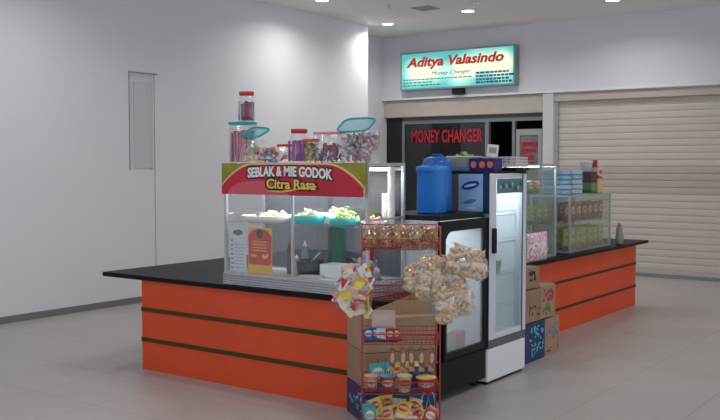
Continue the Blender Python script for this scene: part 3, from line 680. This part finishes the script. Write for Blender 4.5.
# items in the white fridge
def small_bottle(name, x, y, z, h, r, body, cap, label, cat='bottle', group=None):
    t = thing(name, label, cat, (x, y, z), 0, group)
    b = new(); lathe(b, [(r*.9,0),(r,h*.04),(r,h*.6),(r*.45,h*.82),(r*.4,h*.9)], 14); obj('bottle_body', b, body, t)
    b = new(); lathe(b, [(r*.46,h*.88),(r*.46,h),(r*.4,h+.002)], 12); obj('cap', b, cap, t); return t
for k, (y, z, m, lb) in enumerate(((6.45,1.085,'p','pink and white pouch on the second shelf of the white fridge, left'),(6.54,1.085,'p','pink and white pouch on the second shelf of the white fridge, right'),(6.49,.825,'c','cream tub on the middle shelf of the white fridge'),(6.62,.825,'g','pale green tub on the middle shelf of the white fridge'),(6.50,.565,'c','cream tub on the low shelf of the white fridge'),(6.47,.357,'b','pale blue tub on the fridge floor'))):
    m_ = {'p': PINKW, 'c': C_('cream_tub', (.75,.70,.55)), 'g': C_('pale_green_tub', (.5,.65,.45)), 'b': C_('pale_blue_tub', (.35,.50,.62))}[m]
    if m == 'p': pack_box('drink_pouch', -3.44, y, z, .06, .075, .17-.02*k, m_, lb, 'pouch', bevel=.015)
    else:
        b = new(); lathe(b, [(.036,0),(.045,.10),(.047,.10),(.047,.112),(.04,.114)], 18); o = obj('plastic_tub', b, m_); o.location = (-3.44,y,z); tag(o, lb, 'tub')

# ------------------------------------------------------------------ things on top of the fridges
BLUE = mat('translucent_blue_plastic', (.03,.24,.80), .22, vary=.05, scale=6)
BLUE2 = mat('blue_plastic', (.015,.13,.52), .3, vary=.05, scale=6)
t = thing('water_container', 'tall square bright blue water container standing on the black fridge', 'water container', (-3.545, 5.80, 1.346))
b = new(); lathe(b, [(.086,0),(.094,.012),(.090,.30),(.099,.315),(.099,.338),(.090,.348),(.05,.354)], 32, power=6, sy=.9); obj('tank', b, BLUE, t)
b = new(); lathe(b, [(.04,.350),(.04,.362),(.034,.367)], 20); obj('cap', b, BLUE2, t)
b = new(); box(b, -.08,.08,-.0925,-.088,.30,.308); obj('rim_ridge', b, BLUE2, t)
t = thing('water_container', 'rounded darker blue water barrel behind the square blue container', 'water container', (-3.645, 6.04, 1.346))
b = new(); lathe(b, [(.105,0),(.115,.015),(.112,.12),(.118,.14),(.112,.16),(.115,.30),(.112,.37),(.098,.405),(.05,.422)], 32); obj('barrel', b, BLUE2, t)
b = new(); tube(b, [(-.05,0,.415),(-.04,0,.435),(.04,0,.435),(.05,0,.415)], .008, 8); obj('handle', b, BLUE2, t)
b = new(); lathe(b, [(.10,0),(.125,.07),(.138,.075),(.134,.082),(.120,.072),(.096,.005)], 28, sx=1, sy=.8, power=3); o = obj('plastic_basin', b, C_('pale_green_basin', (.72,.76,.58))); o.location = (-3.655, 6.47, 1.692); tag(o, 'pale green plastic basin on top of the white fridge, behind the blue barrel', 'basin')
heap('leafy_vegetables', 'green leaves piled in the pale green basin', 'vegetables', -3.655, 6.47, 1.704, .09, .07, .085, 60, [green, C_('dark_leaf', (.08,.18,.05)), cream], .035, 14, 'flat')
t = thing('snack_box', 'dark purple box with orange round pictures on top of the white fridge', 'box', (-3.44, 6.45, 1.656))
bx('carton', (-.115,.105,-.07,.07,0,.10), mat('purple_carton', (.04,.015,.16), .4), t, .003)
b = new()
for x in (-.075, 0, .07): lathe(b, [(.027,0),(.027,.001)], 14, M=Matrix.Translation((x,-.0705,.05)) @ Matrix.Rotation(PI/2,4,'X'))
obj('round_pictures', b, C_('biscuit_orange', (.70,.22,.12)), t)
pack_box('blue_crate', -3.68, 6.48, 1.656, .26, .24, .035, C_('blue_crate', (.10,.22,.45)), 'low blue crate under the pale green basin on the white fridge', 'crate')
t = thing('egg_carton_stack', 'pile of white moulded trays with black lid on the white fridge top', 'trays', (-3.44, 6.76, 1.656))
b = new()
for k in range(4):
    box(b, -.16+.01*(k%2), .16, -.11,.11, .03+k*.022, .046+k*.022)
    for q in range(7): box(b, -.15+q*.043,-.13+q*.043,-.114,-.11,.03+k*.022,.05+k*.022)
obj('white_trays', b, C_('grey_white_tray', (.62,.62,.64)), t, .003)
bx('black_base', (-.17,.17,-.12,.12,0,.028), BLK, t, .008)
t = thing('price_card', 'small white card with grey code block standing on the pile of trays', 'card', (-3.50, 6.66, 1.656+.1130))
bx('card', (-.045,.045,-.003,.003,0,.10), WT, t); bx('grey_print', (-.03,.03,-.0045,-.003,.03,.075), C_('grey_print', (.35,.35,.37)), t)
t.rotation_euler = (RAD(0), RAD(6), RAD(25))

# ------------------------------------------------------------------ glass cases on the side counter
def glass_case(y0, y1, x0, x1, z1, label, shelves, post=.02):
    z0 = .779; w_, l_, h_ = x1-x0, y1-y0, z1-z0
    t = thing('glass_case', label, 'display case', (x0, y0, z0)); s = post
    b = new()
    for x in (0, w_-s):
        for y in (0, l_-s): box(b, x, x+s, y, y+s, 0, h_)
    for x in (0, w_-s): box(b, x, x+s, s, l_-s, h_-s, h_); box(b, x, x+s, s, l_-s, 0, s)
    for y in (0, l_-s): box(b, s, w_-s, y, y+s, h_-s, h_); box(b, s, w_-s, y, y+s, 0, s)
    obj('frame', b, ALU, t)
    bx('base_sheet', (s, w_-s, s, l_-s, .004, .010), WT, t)
    for nm, d in (('front_glass', (w_-.012, w_-.007, s, l_-s, s, h_-s)), ('end_glass', (s, w_-s, .007, .012, s, h_-s)), ('end_glass', (s, w_-s, l_-.012, l_-.007, s, h_-s)), ('top_glass', (s, w_-s, s, l_-s, h_-.012, h_-.006))): bx(nm, d, GLASSG, t)
    bx('back_panel', (.004, .010, s, l_-s, s, h_-s), clear('back_glass', (.5,.6,.6), .4, .08, milk=.25), t)
    for z in shelves: bx('glass_shelf', (s, w_-s, s, l_-s, z-z0, z-z0+.007), GLASSG, t)
    return t
glass_case(7.55, 8.69, -4.28, -3.83, 1.713, 'tall glass display case on the side counter right beside the white fridge', (1.10, 1.41))
glass_case(9.03, 10.20, -4.28, -3.83, 1.385, 'low glass display case at the far end of the side counter', (1.09,))
l = bpy.data.lights.new('case_light', 'AREA'); l.shape = 'RECTANGLE'; l.size = .05; l.size_y = 1.0; l.energy = 3; l.color = (.92,1,.97)
lo = bpy.data.objects.new('case_light', l); COL.objects.link(lo); lo.location = (-4.0, 8.1, 1.685)
b = new(); tube(b, [(-4.0,7.62,1.69),(-4.0,8.62,1.69)], .010, 8); o = obj('light_tube', b, mat('cool_tube', (1,1,1))); tag(o, 'slim light tube under the top of the tall glass case', 'light tube')
# contents
PR = {
 'redgreen': label_mat('wrap_red_green', (.50,.05,.04), (.12,.26,.08), (.62,.50,.30), (.30,.05,.04)),
 'yellow': label_mat('wrap_yellow', (.52,.44,.10), (.40,.36,.10), (.62,.56,.30), (.20,.16,.05)),
 'green': label_mat('wrap_green', (.06,.26,.09), (.22,.32,.10), (.50,.46,.30), (.10,.10,.05)),
 'blue': label_mat('wrap_blue', (.20,.42,.62), (.42,.58,.72), (.60,.68,.76), (.10,.24,.50), 'Y'),
 'bluex': label_mat('wrap_blue_front', (.12,.30,.55), (.42,.52,.60), (.62,.66,.72), (.08,.16,.40)),
 'greeny': label_mat('wrap_green_side', (.08,.26,.09), (.08,.26,.09), (.50,.20,.12), (.03,.14,.05), 'Y'),
 'redwy': label_mat('wrap_red_side', (.72,.62,.60), (.72,.62,.60), (.60,.06,.10), (.55,.05,.08), 'Y'),
 'pinkw': PINKW,
 'red': label_mat('wrap_red', (.45,.02,.03), (.32,.02,.03), (.62,.50,.36), (.20,.01,.02)),
 'yelred': label_mat('wrap_yellow_red', (.68,.52,.10), (.62,.50,.22), (.50,.06,.04), (.70,.64,.45)),
 'teal': label_mat('wrap_teal', (.04,.34,.36), (.10,.36,.50), (.55,.65,.60), (.03,.12,.30)),
 'bluew': label_mat('wrap_blue_white', (.03,.09,.32), (.55,.60,.70), (.60,.64,.72), (.04,.04,.12)),
 'redw': label_mat('wrap_red_white', (.52,.06,.06), (.62,.30,.20), (.72,.66,.58), (.40,.05,.05)),
}
def pouch_mesh(w_, h_, d_, n=8, seed=0, crimp=True):
    """pillow bag standing in xz, thickness along y"""
    random.seed(seed); b = new(); F_, K_ = [], []
    for j in range(n+1):
        v = j/n; rf, rk = [], []
        for i in range(n+1):
            u = i/n; pl = (math.sin(PI*u)**.6)*(math.sin(PI*v)**.5); ww = w_*(1-.06*math.sin(PI*v))
            x = (u-.5)*ww; z = v*h_; y = d_/2*pl + (random.uniform(-.03,.03)*d_ if 0 < i < n and 0 < j < n else 0)
            rf.append(b.verts.new((x, -y-.0006, z))); rk.append(b.verts.new((x, y+.0006, z)))
        F_.append(rf); K_.append(rk)
    for j in range(n):
        for i in range(n):
            b.faces.new((F_[j][i], F_[j][i+1], F_[j+1][i+1], F_[j+1][i])).smooth = True
            b.faces.new((K_[j][i+1], K_[j][i], K_[j+1][i], K_[j+1][i+1])).smooth = True
    for i in range(n): b.faces.new((F_[0][i], K_[0][i], K_[0][i+1], F_[0][i+1])); b.faces.new((F_[n][i], F_[n][i+1], K_[n][i+1], K_[n][i]))
    for j in range(n): b.faces.new((F_[j][0], F_[j+1][0], K_[j+1][0], K_[j][0])); b.faces.new((F_[j][n], K_[j][n], K_[j+1][n], F_[j+1][n]))
    return b
def row(name, label, cat, group, m, w_, h_, d_, spots, seed=0, rough_rot=.06, order=None):
    """copies of one pouch; spots = (x, y, z, rz[, tilt])"""
    random.seed(seed); first = obj(name, pouch_mesh(w_, h_, d_, seed=seed), m); tag(first, label, cat, group)
    for i, s_ in enumerate(spots):
        o = first if i == 0 else first.copy()
        if i: COL.objects.link(o)
        if order: o['label'] = label+', '+order[i]
        o.location = s_[:3]; o.rotation_euler = (s_[4] if len(s_) > 4 else 0, random.uniform(-rough_rot, rough_rot), s_[3])
    return first
PX = PI/2
row('snack_pack', 'red and green snack pack on the shelf of the low glass case', 'snack pack', 'red and green packs on the low case shelf', PR['redgreen'], .15, .20, .05, [(-3.92, 9.14+k*.16, 1.099, PX) for k in range(7)]+[(-4.05, 9.14+k*.16, 1.099, PX) for k in range(7)], 1)
row('snack_pack', 'yellow striped snack pack on the floor of the low glass case', 'snack pack', 'yellow packs on the low case floor', PR['yellow'], .15, .24, .05, [(-3.92, 9.14+k*.16, .792, PX) for k in range(7)]+[(-4.05, 9.14+k*.16, .792, PX) for k in range(7)], 2)
row('snack_pack', 'green snack pack on the middle shelf of the tall glass case', 'snack pack', 'green packs on the tall case middle shelf', PR['green'], .15, .19, .05, [(-3.93, 7.66+k*.16, 1.109, PX) for k in range(7)], 3)
row('snack_pack', 'mixed green and cream pack on the upper shelf of the tall glass case', 'snack pack', 'packs on the tall case upper shelf', label_mat('wrap_leafy', (.10,.28,.12), (.42,.12,.14), (.50,.54,.42), (.08,.18,.08)), .15, .13, .06, [(-3.95, 7.66+k*.16, 1.419, PX) for k in range(6)], 4)
row('snack_pack', 'blue and grey pack on the floor of the tall glass case', 'snack pack', 'blue packs on the tall case floor', PR['bluex'], .15, .20, .05, [(-3.95, 7.66+k*.16, .792, PX) for k in range(7)], 5)
# pink and white bag beside
o = row('tissue_bag', 'plump pink and white bag on the side counter edge right of the white fridge', 'bag', None, PINKW, .46, .28, .14, [(-3.75, 8.06, .779, PX)], 33, .0)
# on top of low case
z = 1.386
for k in range(5):
    for q in range(2):
        pack_box('tissue_pack', -4.06, 9.22+q*.31+(k%2)*.01, z+k*.052, .20, .29, .05, PR['blue'], 'light blue flat pack on the low glass case, %s pile, %s' % (('left','right')[q], ('bottom layer','second layer','middle layer','fourth layer','top layer')[k]), 'pack', 0, 'light blue packs piled on the low glass case')
pack_box('carton', -4.0, 9.95, z, .13, .16, .12, PR['greeny'], 'green carton right of the blue packs on the low glass case')
pack_box('carton', -4.0, 9.95, z+.121, .13, .16, .12, C_('dark_plum_box', (.10,.04,.07)), 'dark plum carton resting on the green carton on the low glass case')
b = new(); lathe(b, [(.058,0),(.070,.11),(.074,.112),(.074,.124),(.02,.127)], 22); o = obj('white_tub', b, WT); o.location = (-4.02, 9.93, z+.242); tag(o, 'round white tub at the top of the pile on the low glass case', 'tub')
pack_box('carton', -3.98, 10.11, z, .11, .13, .165, C_('pale_yellow_box', (.66,.50,.22)), 'yellow box at the right end on the low glass case')
pack_box('carton', -3.98, 10.11, z+.166, .12, .14, .12, PR['redwy'], 'red and white box on top of the yellow box')
pack_box('carton', -4.02, 10.10, z+.287, .09, .10, .09, C_('maroon_box', (.30,.03,.03)), 'small dark red box topping the red and white box')
squeeze_bottle(-3.80, 10.40, .779, .26, C_('smoke_bottle', (.25,.27,.27)), C_('brown_cap', (.25,.12,.08)), 'grey sauce bottle standing right of the low glass case', .04)
squeeze_bottle(-3.84, 10.55, .779, .15, C_('tan_pot', (.40,.28,.22)), C_('brown_cap', (.25,.12,.08)), 'short brown bottle at the right end of the side counter', .04)

# ------------------------------------------------------------------ cartons by the side counter
def strokes(seed, x0, x1, z0, z1, n, y, m, name, parent, th=.008, face='x'):
    random.seed(seed); b = new()
    for i in range(n):
        a = (random.uniform(x0,x1), random.uniform(z0,z1)); ang = random.choice((0,PI/2,PI/4,-.5,.2)); L = random.uniform(.02,.05)
        c = (a[0]+math.cos(ang)*L, a[1]+math.sin(ang)*L)
        p0, p1 = [(max(x0,min(x1,q[0])), max(z0,min(z1,q[1]))) for q in (a,c)]
        if abs(p0[0]-p1[0])+abs(p0[1]-p1[1]) < .008: continue
        if face == 'x': tube(b, [(y,p0[0],p0[1]),(y,p1[0],p1[1])], th/2, 5)
        else: tube(b, [(p0[0],y,p0[1]),(p1[0],y,p1[1])], th/2, 5)
    for v in b.verts:
        if face == 'x': v.co.x = y+(v.co.x-y)*.15
        else: v.co.y = y+(v.co.y-y)*.15
    return obj(name, b, m, parent)
def carton(x0, x1, y0, y1, z0, z1, m, label, prints=()):
    t = thing('carton', label, 'carton', (x1, y0, z0)); L, W_, H_ = y1-y0, x1-x0, z1-z0
    bx('board', (-W_, 0, 0, L, 0, H_), m, t, .004)
    for i, (seed, u0, u1, v0, v1, n, mm, nm, th) in enumerate(prints): strokes(seed, u0*L, u1*L, v0*H_, v1*H_, n, .0005, mm, nm, t, th)
    return t
BI = C_('brown_ink', (.05,.03,.02)); CY = C_('cyan_ink', (.10,.55,.75)); BL = C_('blue_ink', (.10,.25,.60)); GR = C_('green_ink', (.05,.25,.10)); RI = C_('carton_red', (.60,.03,.06))
carton(-3.70, -3.40, 7.06, 7.495, .0, .34, NAVY, 'navy blue carton with pale blue print on the floor right of the white fridge', [(1,.25,.92,.55,.9,20,CY,'pale_blue_print',.020),(2,.25,.92,.10,.48,20,CY,'pale_blue_print',.016)])
carton(-3.70, -3.41, 7.505, 7.83, .0, .33, CARD2, 'brown carton with blue brush print on the floor, rightmost of the carton pile', [(3,.10,.9,.40,.85,12,BL,'blue_print',.022),(4,.1,.9,.1,.2,5,BI,'dark_print',.012)])
carton(-3.70, -3.40, 7.06, 7.41, .345, .625, CARD, 'brown carton with small dark print standing on the navy carton', [(5,.25,.9,.15,.5,12,BI,'dark_print',.018)])
carton(-3.70, -3.405, 7.42, 7.72, .345, .635, CARD2, 'brown carton with red lettering and green print in the middle of the pile', [(6,.10,.88,.50,.90,22,RI,'red_print',.026),(7,.10,.88,.12,.42,14,GR,'green_print',.022)])
carton(-3.69, -3.405, 7.06, 7.385, .638, .82, CARD, 'brown carton with black brush mark, topmost of the carton pile', [(8,.35,.85,.35,.8,12,INK,'black_print',.024)])

# ------------------------------------------------------------------ carton stack behind the rack
aR = math.atan2(.42, .30)             # long sides run this way
cs = Matrix.Translation((-3.44, 4.80, 0))
def stack_box(z0, z1, L, Wd, m, label, dx=0):
    """local x along the long visible side, local y away from it (to the left rear)"""
    t = thing('carton', label, 'carton', (-3.43, 4.80, z0), aR)
    bx('board', (0+dx, L, 0, Wd, 0, z1-z0), m, t, .005); return t
t = stack_box(0, .235, .50, .41, NAVY, 'navy blue carton at the bottom behind the red wire rack')
b = new(); pts = []
for k in range(24): a = 2*PI*k/24; pts.append((.44+.05*math.cos(a), -.0012, .115+.088*math.sin(a)))
tube(b, pts, .006, 6, closed=True); tube(b, [(.42,-.0012,.07),(.44,-.0012,.16),(.46,-.0012,.07)], .005, 5)
for v in b.verts: v.co.y = -.0012+(v.co.y+.0012)*.2
obj('round_print', b, CY, t)
strokes(12, .06, .30, .05, .19, 12, -.001, CY, 'pale_blue_print', t, .01, 'y')
random.seed(8); b = new()
for k in range(22):
    yy = random.uniform(.05,.36); zz = random.uniform(.05,.18); tube(b, [(-.001,yy,zz),(-.001,yy+random.uniform(-.03,.03),zz+random.uniform(-.03,.03)+.005)], .007, 5)
for v in b.verts: v.co.x = -.001+(v.co.x+.001)*.2
obj('end_print', b, CY, t)
t = stack_box(.237, .475, .50, .40, CARD, 'brown carton resting on the navy one behind the wire rack', 0)
bx('tape', (0,.50,.09,.12,.238,.2395), C_('tape', (.50,.36,.24)), t); strokes(13, .05, .18, .08, .2, 5, -.001, BI, 'dark_print', t, .006, 'y')
t = stack_box(.478, .705, .50, .395, CARD2, 'brown carton topmost of the stack behind the wire rack', 0)
b = new(); 
fl = Matrix.Translation((0,0,.228)) @ Matrix.Rotation(RAD(-30),4,'X')
prism(b, [(.0,.229),(.50,.229),(.50,.40),(.30,.33)], .12, .126); obj('open_flap', b, CARD2, t)

# ------------------------------------------------------------------ red wire rack
A = RAD(35.913); RO = Vector((-3.058, 4.638, 0)) # base centre
rack = thing('wire_rack', 'red wire snack rack with five baskets, standing in front of the cartons', 'rack', RO, A)
RW, RD = .232, .15
def RL(x, y, z): 
    return (RO.x+x*math.cos(A)-y*math.sin(A), RO.y+x*math.sin(A)+y*math.cos(A), z)
for sx in (-1,1):
    for sy in (-1,1):
        b = new(); tube(b, [(sx*RW,sy*RD,0),(sx*RW,sy*RD,1.34)], .0045, 8); lathe(b, [(.010,0),(.010,.015),(.006,.02)], 8, c=(sx*RW,sy*RD,0)); obj('post', b, WIRE, rack)
def basket(z, h, yoff=0, w_=RW-.006, d_=RD-.006, n=18, name='basket'):
    b = new()
    for zz in (z, z+h*.5, z+h): tube(b, [(-w_,-d_+yoff,zz),(w_,-d_+yoff,zz),(w_,d_+yoff,zz),(-w_,d_+yoff,zz)], .0032 if zz != z+h*.5 else .002, 6, closed=True)
    for k in range(n+1):
        x = -w_+2*w_*k/n; tube(b, [(x,-d_+yoff,z+h),(x,-d_+yoff,z),(x,d_+yoff,z),(x,d_+yoff,z+h)], .0016, 5)
    for k in range(1,8):
        y = -d_+2*d_*k/8+yoff
        for s_ in (-1,1): tube(b, [(s_*w_,y,z),(s_*w_,y,z+h)], .0016, 5)
        if k % 2 == 0: tube(b, [(-w_,y,z),(w_,y,z)], .002, 5)
    return obj(name, b, WIRE, rack)
T = (1.20, .905, .635, .335, .10)
basket(T[0], .06); basket(T[1], .085); basket(T[2], .06); basket(T[3], .07); basket(T[4], .08)
b = new()
for s_ in (-1,1): tube(b, [(s_*RW,-RD,.03),(s_*RW,RD,.03)], .004, 6); tube(b, [(s_*RW,-RD,1.33),(s_*RW,RD,1.33)], .004, 6)
tube(b, [(-RW,RD,1.33),(RW,RD,1.33)], .004, 6); tube(b, [(-RW,-RD,.03),(RW,-RD,.03)], .004, 6); obj('cross_bars', b, WIRE, rack)
b = new(); HX = (-.055,.005,.065,.12,.175)
for x in HX: tube(b, [(x,-RD-.002,T[2]),(x,-RD-.02,T[2]-.01),(x,-RD-.035,T[2]-.02),(x,-RD-.04,T[2]-.008)], .002, 5)
obj('hooks', b, WIRE, rack)
# top basket: clear bags of brown crackers
CRK = [C_('cracker_brown', (.42,.17,.07)), C_('cracker_orange', (.58,.26,.10)), C_('cracker_tan', (.60,.40,.24))]
for k, lb in enumerate(('first from the left','second from the left','third from the left','fourth from the left','at the right end')):
    x, y, z = RL(-.18+k*.09, -.03, T[0]+.006); candy_bag(x, y, z, .095, .125, .17, CRK, 'clear bag of brown crackers in the top rack basket, %s' % lb, 60+k, 42, 'bag of crackers', rot=(0,0,A+random.uniform(-.3,.3)), size=.026, name='cracker_bag')
for k, lb in enumerate(('left','middle','right')):
    x, y, z = RL(-.13+k*.13, .085, T[0]+.006); candy_bag(x, y, z, .11, .14, .09, CRK, 'clear bag of brown crackers at the back of the top rack basket, %s one' % lb, 70+k, 36, 'bag of crackers', rot=(0,0,A), size=.026, name='cracker_bag')
# candy bag hanging at left
CB = [C_('sweet_yellow', (.80,.62,.03)), C_('sweet_white', (.80,.78,.74)), C_('sweet_red', (.65,.04,.10)), C_('sweet_pink', (.80,.42,.40)), C_('sweet_cream', (.80,.70,.50)), C_('sweet_white', (.80,.78,.74))]
x, y, z = RL(-.295, -.20, .83); candy_bag(x, y, z, .225, .32, .12, CB, 'big clear bag of red, white and yellow sweets hanging left of the rack', 80, 150, rot=(0, RAD(8), A), size=.046, shape='pack')
# prawn cracker bags hanging at right
PK = [C_('prawn_cream', (.78,.60,.38)), C_('prawn_tan', (.70,.50,.30)), C_('prawn_pink', (.76,.50,.36)), C_('prawn_cream')]
def crackers(lx, ly, z, w_, h_, d_, lb, seed, tilt=0, n=60):
    x, y, _ = RL(lx, ly, 0); t = candy_bag(x, y, z, w_, h_, d_, PK, lb, seed, int(n*1.7), 'bag of crackers', rot=(0, tilt, A), size=.052, name='cracker_bag', shape='curl', film=clear('glossy_film', (1,.98,.95), 0, .14, .16, milk=.06)); return t
crackers(.16, -.21, .905, .175, .30, .12, 'clear bag of pale crackers with glossy tied top hanging on the rack front, right side', 90, 0, 34)
crackers(.345, -.19, .81, .165, .27, .12, 'upright bag of cream crackers hanging off the rack right side', 91, RAD(-5), 32)
crackers(.25, -.25, .775, .115, .24, .09, 'narrow long bag of cream crackers, lowest of the hanging ones', 92, RAD(2), 20)
crackers(.365, -.22, 1.05, .26, .17, .12, 'wide bag of tan crackers sticking out farthest right over the fridge door', 94, RAD(14), 30)
crackers(.07, -.18, .955, .125, .17, .10, 'small bag of tan crackers hanging in the middle of the rack front', 95, RAD(6), 18)
crackers(.275, -.16, .93, .20, .24, .12, 'bag of cream crackers in the centre of the hanging cluster, behind the glossy one', 93, 0, 34)

# third basket
x, y, z = RL(-.10, -.01, T[2]+.065)
o = row('snack_pouch', 'pale pinkish pouch lying at the left of the third rack basket', 'pouch', None, C_('pale_pink_pouch', (.62,.50,.46)), .15, .12, .05, [(x,y,z,A)], 21)
row('sachet', 'blue and white sachet in the third rack basket', 'sachet', 'blue and white sachets in the third basket', PR['bluew'], .065, .085, .02, [(*RL(-.185+k*.036, -.10+.012*(k%2), T[2]+.006), A+.15*(-1)**k, -.35) for k in range(3)], 22, .3, order=('leftmost one', 'middle one', 'rightmost one'))
row('sachet', 'dark red sachet in the third rack basket', 'sachet', 'dark red sachets in the third basket', PR['red'], .06, .08, .02, [(*RL(-.06+k*.04, -.10+.012*(k%2), T[2]+.006), A-.1*(-1)**k, -.3) for k in range(2)], 23, .3, order=('left one', 'right one'))
# hanging strips
row('coffee_sachet_strip', 'brown sachet strip hanging from a hook below the third basket', 'sachet strip', 'brown sachet strips hanging below the third basket', label_mat('wrap_brown', (.22,.08,.05), (.28,.11,.07), (.55,.36,.24), (.48,.28,.16)), .035, .14, .012, [(*RL(x, -RD-.036, T[2]-.155), A) for x in HX], 24, .08, order=('leftmost one', 'second from left', 'third from left', 'fourth from left', 'rightmost one'))
# fourth basket: noodle cups
def noodle_cup(lx, ly, z, m, lid, label, r=.043, h=.095):
    x, y, _ = RL(lx, ly, 0); t = thing('noodle_cup', label, 'noodle cup', (x, y, z), A)
    b = new(); lathe(b, [(r*.74,0),(r*.98,h-.006),(r*1.04,h-.004),(r*1.04,h)], 20); obj('cup_body', b, m, t)
    b = new(); lathe(b, [(r*1.05,h),(r*1.0,h+.003),(.003,h+.004)], 20); obj('lid', b, lid, t)
zc = T[3]+.004
noodle_cup(-.175, -.085, zc, PR['redw'], C_('lid_salmon', (.65,.30,.22)), 'red and white noodle cup at the left end of the fourth rack basket')
noodle_cup(-.075, -.085, zc, PR['redw'], C_('lid_blue', (.05,.30,.55)), 'noodle cup with a blue lid in the fourth rack basket', .05)
noodle_cup(.025, -.085, zc, PR['yelred'], C_('lid_cream', (.72,.66,.40)), 'yellow noodle cup in the middle of the fourth rack basket', .046)
noodle_cup(.155, -.085, zc, PR['redw'], C_('lid_yellow', (.72,.62,.15)), 'wide red noodle bowl with yellow lid in the fourth rack basket', .06, .085)
row('noodle_packet', 'blue and teal noodle packet standing behind the cups', 'noodle packet', 'blue packets behind the noodle cups', PR['teal'], .10, .15, .03, [(*RL(-.12+k*.075, .0+.02*k, zc), A+.1*k, -.15) for k in range(3)], 25, .15, order=('leftmost one', 'middle one', 'rightmost one'))
row('noodle_packet', 'yellow and cream noodle packet standing behind the cups', 'noodle packet', 'yellow packets behind the noodle cups', PR['yelred'], .10, .155, .03, [(*RL(-.02+k*.06, -.01+.02*k, zc), A-.1*k, -.2) for k in range(3)], 26, .2, order=('leftmost one', 'middle one', 'rightmost one'))
b = new(); lathe(b, [(.032,0),(.034,.004),(.034,.13),(.030,.135)], 18); cc = thing('drink_can', 'dark blue can with white top behind the noodle cups', 'can', RL(.095, .015, zc)); obj('can_body', b, mat('navy_can', (.02,.04,.18), .3), cc); b = new(); lathe(b, [(.029,.135),(.025,.139),(.002,.139)], 18); obj('can_top', b, WT, cc)
row('noodle_packet', 'dark navy packet standing at the right of the fourth basket', 'noodle packet', 'dark packets at the right of the fourth basket', C_('navy_packet', (.03,.04,.15)), .09, .12, .03, [(*RL(.16, .04, zc), A, 0)], 27)
# bottom basket: sachets in a tumble
zb = T[4]+.006; random.seed(77)
row('sachet', 'yellow and red sachet tumbled in the bottom rack basket', 'sachet', 'yellow sachets in the bottom basket', PR['yelred'], .085, .115, .025, [(*RL(-.13+(k%5)*.065, -.11+.06*(k//5), zb+.035*(k%3)), A+random.uniform(-.5,.5), -.5) for k in range(12)], 28, .6)
row('sachet', 'red and white sachet tumbled in the bottom rack basket', 'sachet', 'red and white sachets in the bottom basket', PR['redw'], .08, .11, .025, [(*RL(-.02+(k%4)*.058, -.12+.06*(k//4), zb+.03*(k%2)), A+random.uniform(-.5,.5), -.4) for k in range(8)], 29, .6)
row('sachet', 'teal sachet standing at the left of the bottom rack basket', 'sachet', 'teal sachets in the bottom basket', PR['teal'], .075, .15, .025, [(*RL(-.185, -.115+.05*k, zb), A, -.1) for k in range(3)], 30, .1)
row('sachet', 'blue and white sachet at the back of the bottom rack basket', 'sachet', 'blue sachets in the bottom basket', PR['bluew'], .10, .15, .03, [(*RL(-.13+.11*k, .07, zb), A, 0) for k in range(2)], 31, .1)
